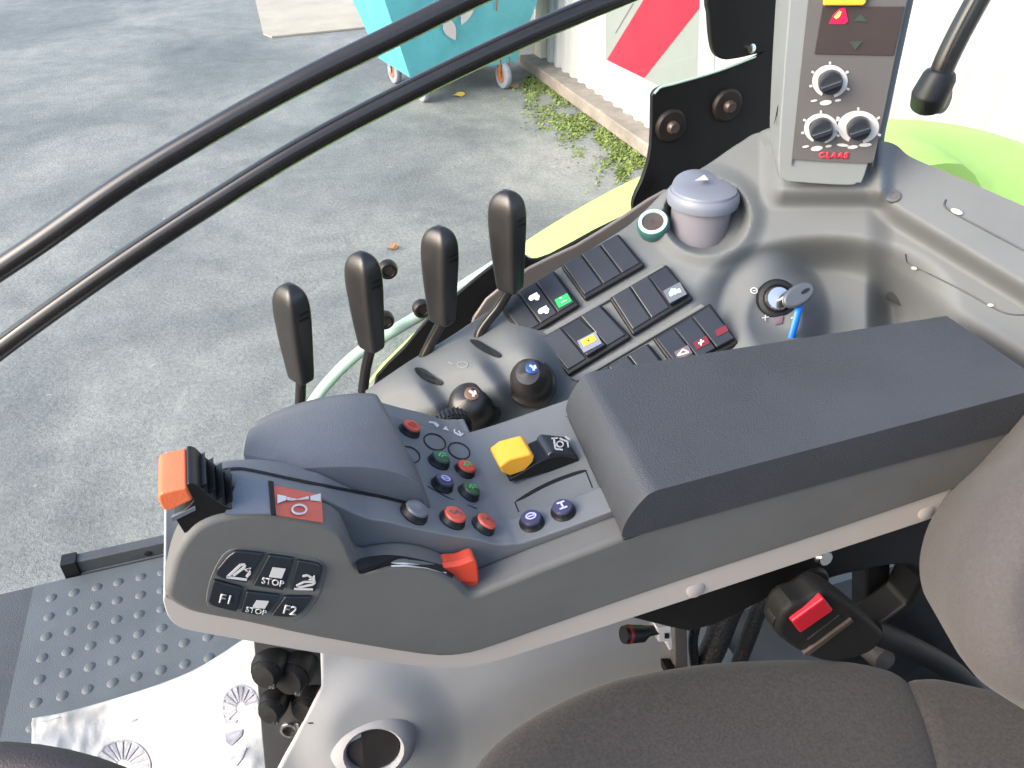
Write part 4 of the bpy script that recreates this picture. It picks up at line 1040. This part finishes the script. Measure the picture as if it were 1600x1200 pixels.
# ================================================================ SEAT
def seat():
    zc = -.735
    t = thing('driver_seat', 'grey brown cloth driver seat with pale padded side bolster', 'seat', pz(1150, 1250, zc)-V((0, 0, .12)))
    out = [(640, 1400), (690, 1290), (735, 1215), (760, 1180), (800, 1145), (860, 1110), (930, 1080), (1000, 1062), (1100, 1046), (1200, 1040), (1300, 1040), (1370, 1050), (1410, 1066), (1440, 1100), (1462, 1160), (1480, 1250), (1500, 1400), (1300, 1600), (900, 1600)]
    def pillow(bm, pts, cen, hgt, nrm, bs=1.0):
        rows = []
        n = len(pts)
        rows.append([cen+(p-cen)*bs-nrm*.10 for p in pts]); rows.append([cen+(p-cen)*(1-(1-bs)*.15)-nrm*.02 for p in pts])
        for k in range(0, 13):
            f = k/12; ang = f*pi/2
            s = 1-.30*(1-cos(ang)) if k < 12 else .70
            s = 1-(1-cos(ang))*.34
            hh = hgt*sin(ang)
            rows.append([cen+(p-cen)*s+nrm*hh for p in pts])
        for k in range(1, 7): rows.append([cen+(p-cen)*(.66*(1-k/6.5))+nrm*(hgt*(1+.05*k/6)) for p in pts])
        vs = grid(bm, rows, True); bm.faces.new(vs[-1])
    q = [pz(x, y, zc) for x, y in cr(out, 5, True)]; cen = sum(q, V())/len(q)
    bm = bmesh.new(); pillow(bm, q, cen, .030, V((0, 0, 1))); link('cushion', bm, 'seat_fabric', t)
    out = [(1410, 1085), (1440, 1066), (1500, 1075), (1600, 1100), (1760, 1150), (1760, 1400), (1500, 1400), (1450, 1200)]
    q = [pz(x, y, zc+.004) for x, y in cr(out, 5, True)]; cen = sum(q, V())/len(q)
    bm = bmesh.new(); pillow(bm, q, cen, .020, V((0, 0, 1))); link('rear_cushion', bm, 'seat_fabric', t)
    bol = [(1640, 655), (1600, 703), (1555, 742), (1515, 790), (1480, 845), (1460, 910), (1457, 965), (1468, 1015), (1495, 1055), (1540, 1085), (1620, 1122), (1720, 1150), (1900, 1150), (1950, 800), (1850, 560), (1720, 560)]
    nb = -CF
    q = [pd(x+32*(1-ss(1440, 1700, x)), y, .66) for x, y in cr(bol, 5, True)]; cen = sum(q, V())/len(q)
    nb = (-CF*.8+V((-.5, -.3, .2))).normalized()
    bm = bmesh.new(); pillow(bm, q, cen, .045, -CF, .70); link('side_bolster', bm, 'seat_bolster', t)
    edge = [(1616, 668), (1660, 640), (1660, 660), (1560, 760), (1450, 880), (1440, 880), (1520, 775)]
seat()

# ================================================================ FLOOR, MAT, BAG, WHEEL
ZF = -1.05
def floor():
    q = [(-60, 965), (50, 922), (340, 835), (700, 740), (1600, 600), (1700, 1300), (-200, 1500), (-200, 1100)]
    def F(x, y, z=ZF): return pz(x, y, z)
    yedge = F(160, 893).y
    bm = bmesh.new(); box(bm, V((.15, yedge/2-.35, H+ZF-.035)), (1.15, 0, 0), (0, yedge/2+.36, 0), (0, 0, .03))
    tag(link('cab_floor', bm, 'dark_rubber', bevel=.006), None, None, kind='structure')
    t = thing('floor_mat', 'grey rubber floor mat covered in raised round studs', 'mat', F(160, 1000))
    xl = F(30, 1010).x
    ye = yedge-.006
    out = [V((xl+.03, ye, 0)), V((.55, ye, 0)), V((.55, .45, 0)), V((xl-.06, .45, 0))]
    base = H+ZF
    a, b = F(55, 924), F(10, 1130)
    out[0] = V((a.x, ye, 0)); out[3] = V((a.x+(b.x-a.x)*(ye-.45)/(ye-b.y), .45, 0))
    bm = P([V((p.x, p.y, base-.002)) for p in out], V((0, 0, .010)))
    # studs in staggered rows
    c0 = F(135, 962); c1 = F(171, 949); dx = abs(c1.x-c0.x)
    r = dx*.235; row = 0; y = ye-.035; dy = (F(135, 962)-F(131, 993)).length
    while y > .55:
        x = a.x+.03+dx*.10*row*0
        while x < .15:
            c = V((x+random.uniform(-.001, .001), y, base+.0075))
            lathe(bm, c, (0, 0, 1), [(r*1.25, -.001), (r*1.0, .0011), (r*.6, .0025), (r*.2, .0030)], 12)
            x += dx
        y -= dy; row += 1
    link('mat_sheet', bm, 'mat_rubber', t)
    bm = bmesh.new()
    s0, s1 = F(104, 905), F(330, 850)
    bar = thing('sill_rail', 'dark ribbed rail along the far edge of the studded mat', 'rail', V((s0.x, yedge, base)))
    box(bm, V(((s0.x+.6)/2, yedge+.012, base+.012)), ((.6-s0.x)/2, 0, 0), (0, .010, 0), (0, 0, .020)); link('rail_body', bm, 'dark_rubber', bar, bevel=.003)
    bm = bmesh.new(); box(bm, V((s0.x+.012, yedge+.010, base+.014)), (.012, 0, 0), (0, .0125, 0), (0, 0, .0225)); link('end_block', bm, 'black_plastic', bar, bevel=.002)
    bm = bmesh.new(); box(bm, V(((s0.x+.6)/2, yedge+.0015, base+.004)), ((.6-s0.x)/2, 0, 0), (0, .003, 0), (0, 0, .003)); link('rail_lip', bm, 'mat_rubber', bar)
    for k in range(3): link('rail_screw', Lt(V((s0.x+.13+.11*k, yedge+.004, base+.016)), (0, -1, .2), [(.007, -.004), (.007, .002), (.004, .003), (0, .003)], 14), 'black_matte', bar)
floor()
def bag():
    t = thing('paper_bag', 'crumpled white paper sack with grey wheel prints on the mat', 'bag', pz(250, 1150, ZF+.02))
    top = cr([(50, 1122), (100, 1113), (160, 1097), (240, 1072), (300, 1048), (345, 1022), (375, 1002), (398, 990), (407, 996)], 6)
    def edge(x): return interp(x, [p[0] for p in top], [p[1] for p in top])
    def S(x, y, l=0):
        f = ss(150, 420, x); z = ZF+.035+.10*f
        z += .009*noise.noise(V((x*.012, y*.016, 1.3)))+.0032*noise.noise(V((x*.035+y*.012, y*.03, 4.2)))+.0018*noise.noise(V((x*.09, y*.05+x*.06, 7.7)))
        # turned-over top edge
        d = y-edge(min(x, 405)); z += .012*(1-ss(0, 26, d))*(1-ss(180, 300, x))
        return pz(x, y, z+l)
    rows = []
    for j in range(61):
        g = j/60; row = []
        for i in range(81):
            u = i/80
            xt = 50+u*355; yt = edge(xt); xb = 46+u*404; yb = 1330
            y = yt+(yb-yt)*g; x = xt+(xb-xt)*g+8*sin(g*9)*(u**6)
            if u == 1: x += 4*noise.noise(V((y*.08, 0, 2)))
            row.append(S(x, y))
        rows.append(row)
    bm = bmesh.new(); grid(bm, rows); link('paper', bm, 'bag_white', t, solid=.003)
    def fan(cx, cy, R, a0, a1, n, w, sx=1, sy=1, rot=0):
        out = []; cs, sn = cos(radians(rot)), sin(radians(rot))
        def W(p): return (cx+(p[0]*cs-p[1]*sn)*sx, cy+(p[0]*sn+p[1]*cs)*sy)
        for k in range(n):
            a, b = radians(a0+(a1-a0)*k/n), radians(a0+(a1-a0)*(k+w)/n)
            out.append([W((R*.25*cos(a), R*.25*sin(a))), W((R*.93*cos(a), R*.93*sin(a))), W((R*.93*cos(b), R*.93*sin(b))), W((R*.25*cos(b), R*.25*sin(b)))])
        for q in ringp(0, 0, R, R, R*.06, a0, a1, 22): out.append([W(p) for p in q])
        return out
    S2 = lambda x, y: S(x, y, .001)
    ink('wheel_print', fan(192, 1198, 44, -190, 10, 11, .55, 1, .95), S2, 'bag_print', t, lift=.0006)
    ink('wheel_print', fan(376, 1106, 34, -230, -20, 10, .6, .85, 1.05, 10), S2, 'bag_print', t, lift=.0006)
    ink('print_mark', [[(352, 1146), (380, 1140), (378, 1150), (362, 1166), (354, 1160)], [(360, 1186), (386, 1168), (380, 1184), (370, 1198)], [(352, 1124), (372, 1126), (368, 1130), (352, 1130)]], S2, 'bag_print', t, lift=.0006)
    ink('pencil_mark', stroke([(64, 1128), (92, 1121)], 1.6)+stroke([(205, 1128), (214, 1124)], 3), S2, 'bag_print', t, lift=.0006)
bag()
def wheel():
    # steering wheel: only the top of its rim reaches into the frame
    c = pd(-40, 1690, .50); p1 = pd(-40, 1203, .50); 
    n = (-CF+V((.1, 0, .15))).normalized()
    t = thing('steering_wheel', 'dark brown steering wheel rim at the lower left corner', 'steering wheel', c)
    e1 = (p1-c); R = e1.length; e1.normalize(); n = (n-e1*n.dot(e1)).normalized(); e2 = n.cross(e1)
    pts = [c+e1*(R*cos(a))+e2*(R*sin(a)) for a in [i*2*pi/72 for i in range(73)]]
    bm = bmesh.new(); tube(bm, pts, .016, 18, cap=False); bmesh.ops.remove_doubles(bm, verts=bm.verts, dist=1e-5); link('rim', bm, 'wheel_rim', t)
    bm = bmesh.new()
    for k in range(3):
        a = radians(60+120*k); tube(bm, [c-n*.03, c+(e1*cos(a)+e2*sin(a))*(R*.5)-n*.015, c+(e1*cos(a)+e2*sin(a))*R], .011, 10)
    link('spokes', bm, 'black_plastic', t)
    link('hub', Lt(c-n*.05, n, [(.05, 0), (.055, .02), (.04, .035), (0, .04)], 28), 'black_plastic', t)
wheel()
def shell():
    # unseen blocks added for shade: off-side panel behind the viewer, box below the floor
    t = thing('offside_blocker', 'unseen dark grey panel added on the off side to shade the cab', 'shade panel', V((0, -.86, H-1.05)))
    bm = bmesh.new(); box(bm, V((.0, -.86, H-.50)), (1.0, 0, 0), (0, .03, 0), (0, 0, .58)); link('blocker_panel', bm, 'blocker_grey', t, bevel=.02)
    bm = bmesh.new(); box(bm, V((-.2, -.15, .95)), (1.0, 0, 0), (0, 1.05, 0), (0, 0, .38))
    tag(link('underbody_blocker', bm, 'black_matte', bevel=.03), None, None, kind='structure')
shell()

# ================================================================ LIGHT, CAMERA
SUN_EL, SUN_AZ = 32.0, 261.0     # azimuth of the sun, clockwise from +Y
def light():
    w = bpy.data.worlds.new('World'); SC.world = w; w.use_nodes = True; nt = w.node_tree
    bg = nt.nodes['Background']; s = nt.nodes.new('ShaderNodeTexSky'); s.sky_type = 'NISHITA'; s.sun_disc = False
    s.sun_elevation = radians(SUN_EL); s.sun_rotation = radians(SUN_AZ); s.air_density = 1.0; s.dust_density = 3.0; s.ozone_density = 1.0
    nt.links.new(s.outputs[0], bg.inputs[0]); bg.inputs[1].default_value = .15
    l = bpy.data.lights.new('sun', 'SUN'); l.energy = .85; l.angle = radians(50); l.color = (1, .96, .90)
    o = bpy.data.objects.new('sun', l); COL.objects.link(o)
    el, az = radians(SUN_EL), radians(SUN_AZ)
    d = V((sin(az)*cos(el), cos(az)*cos(el), sin(el)))
    o.rotation_euler = d.to_track_quat('Z', 'Y').to_euler(); o.location = d*30
    c = bpy.data.cameras.new('camera'); co = bpy.data.objects.new('camera', c); COL.objects.link(co)
    c.sensor_width = 36; c.lens = FPX/1600*36; c.clip_start = .02; c.clip_end = 500
    m = Matrix((CR, CU, -CF)).transposed().to_4x4(); m.translation = EYE; co.matrix_world = m
    SC.camera = co
    vs = SC.view_settings; vs.view_transform = 'Standard'; vs.look = 'None'; vs.gamma = 1; vs.use_curve_mapping = False; vs.exposure = 1.95
    SC.cycles.use_denoising = True; SC.cycles.max_bounces = 8; SC.cycles.transparent_max_bounces = 12
light()
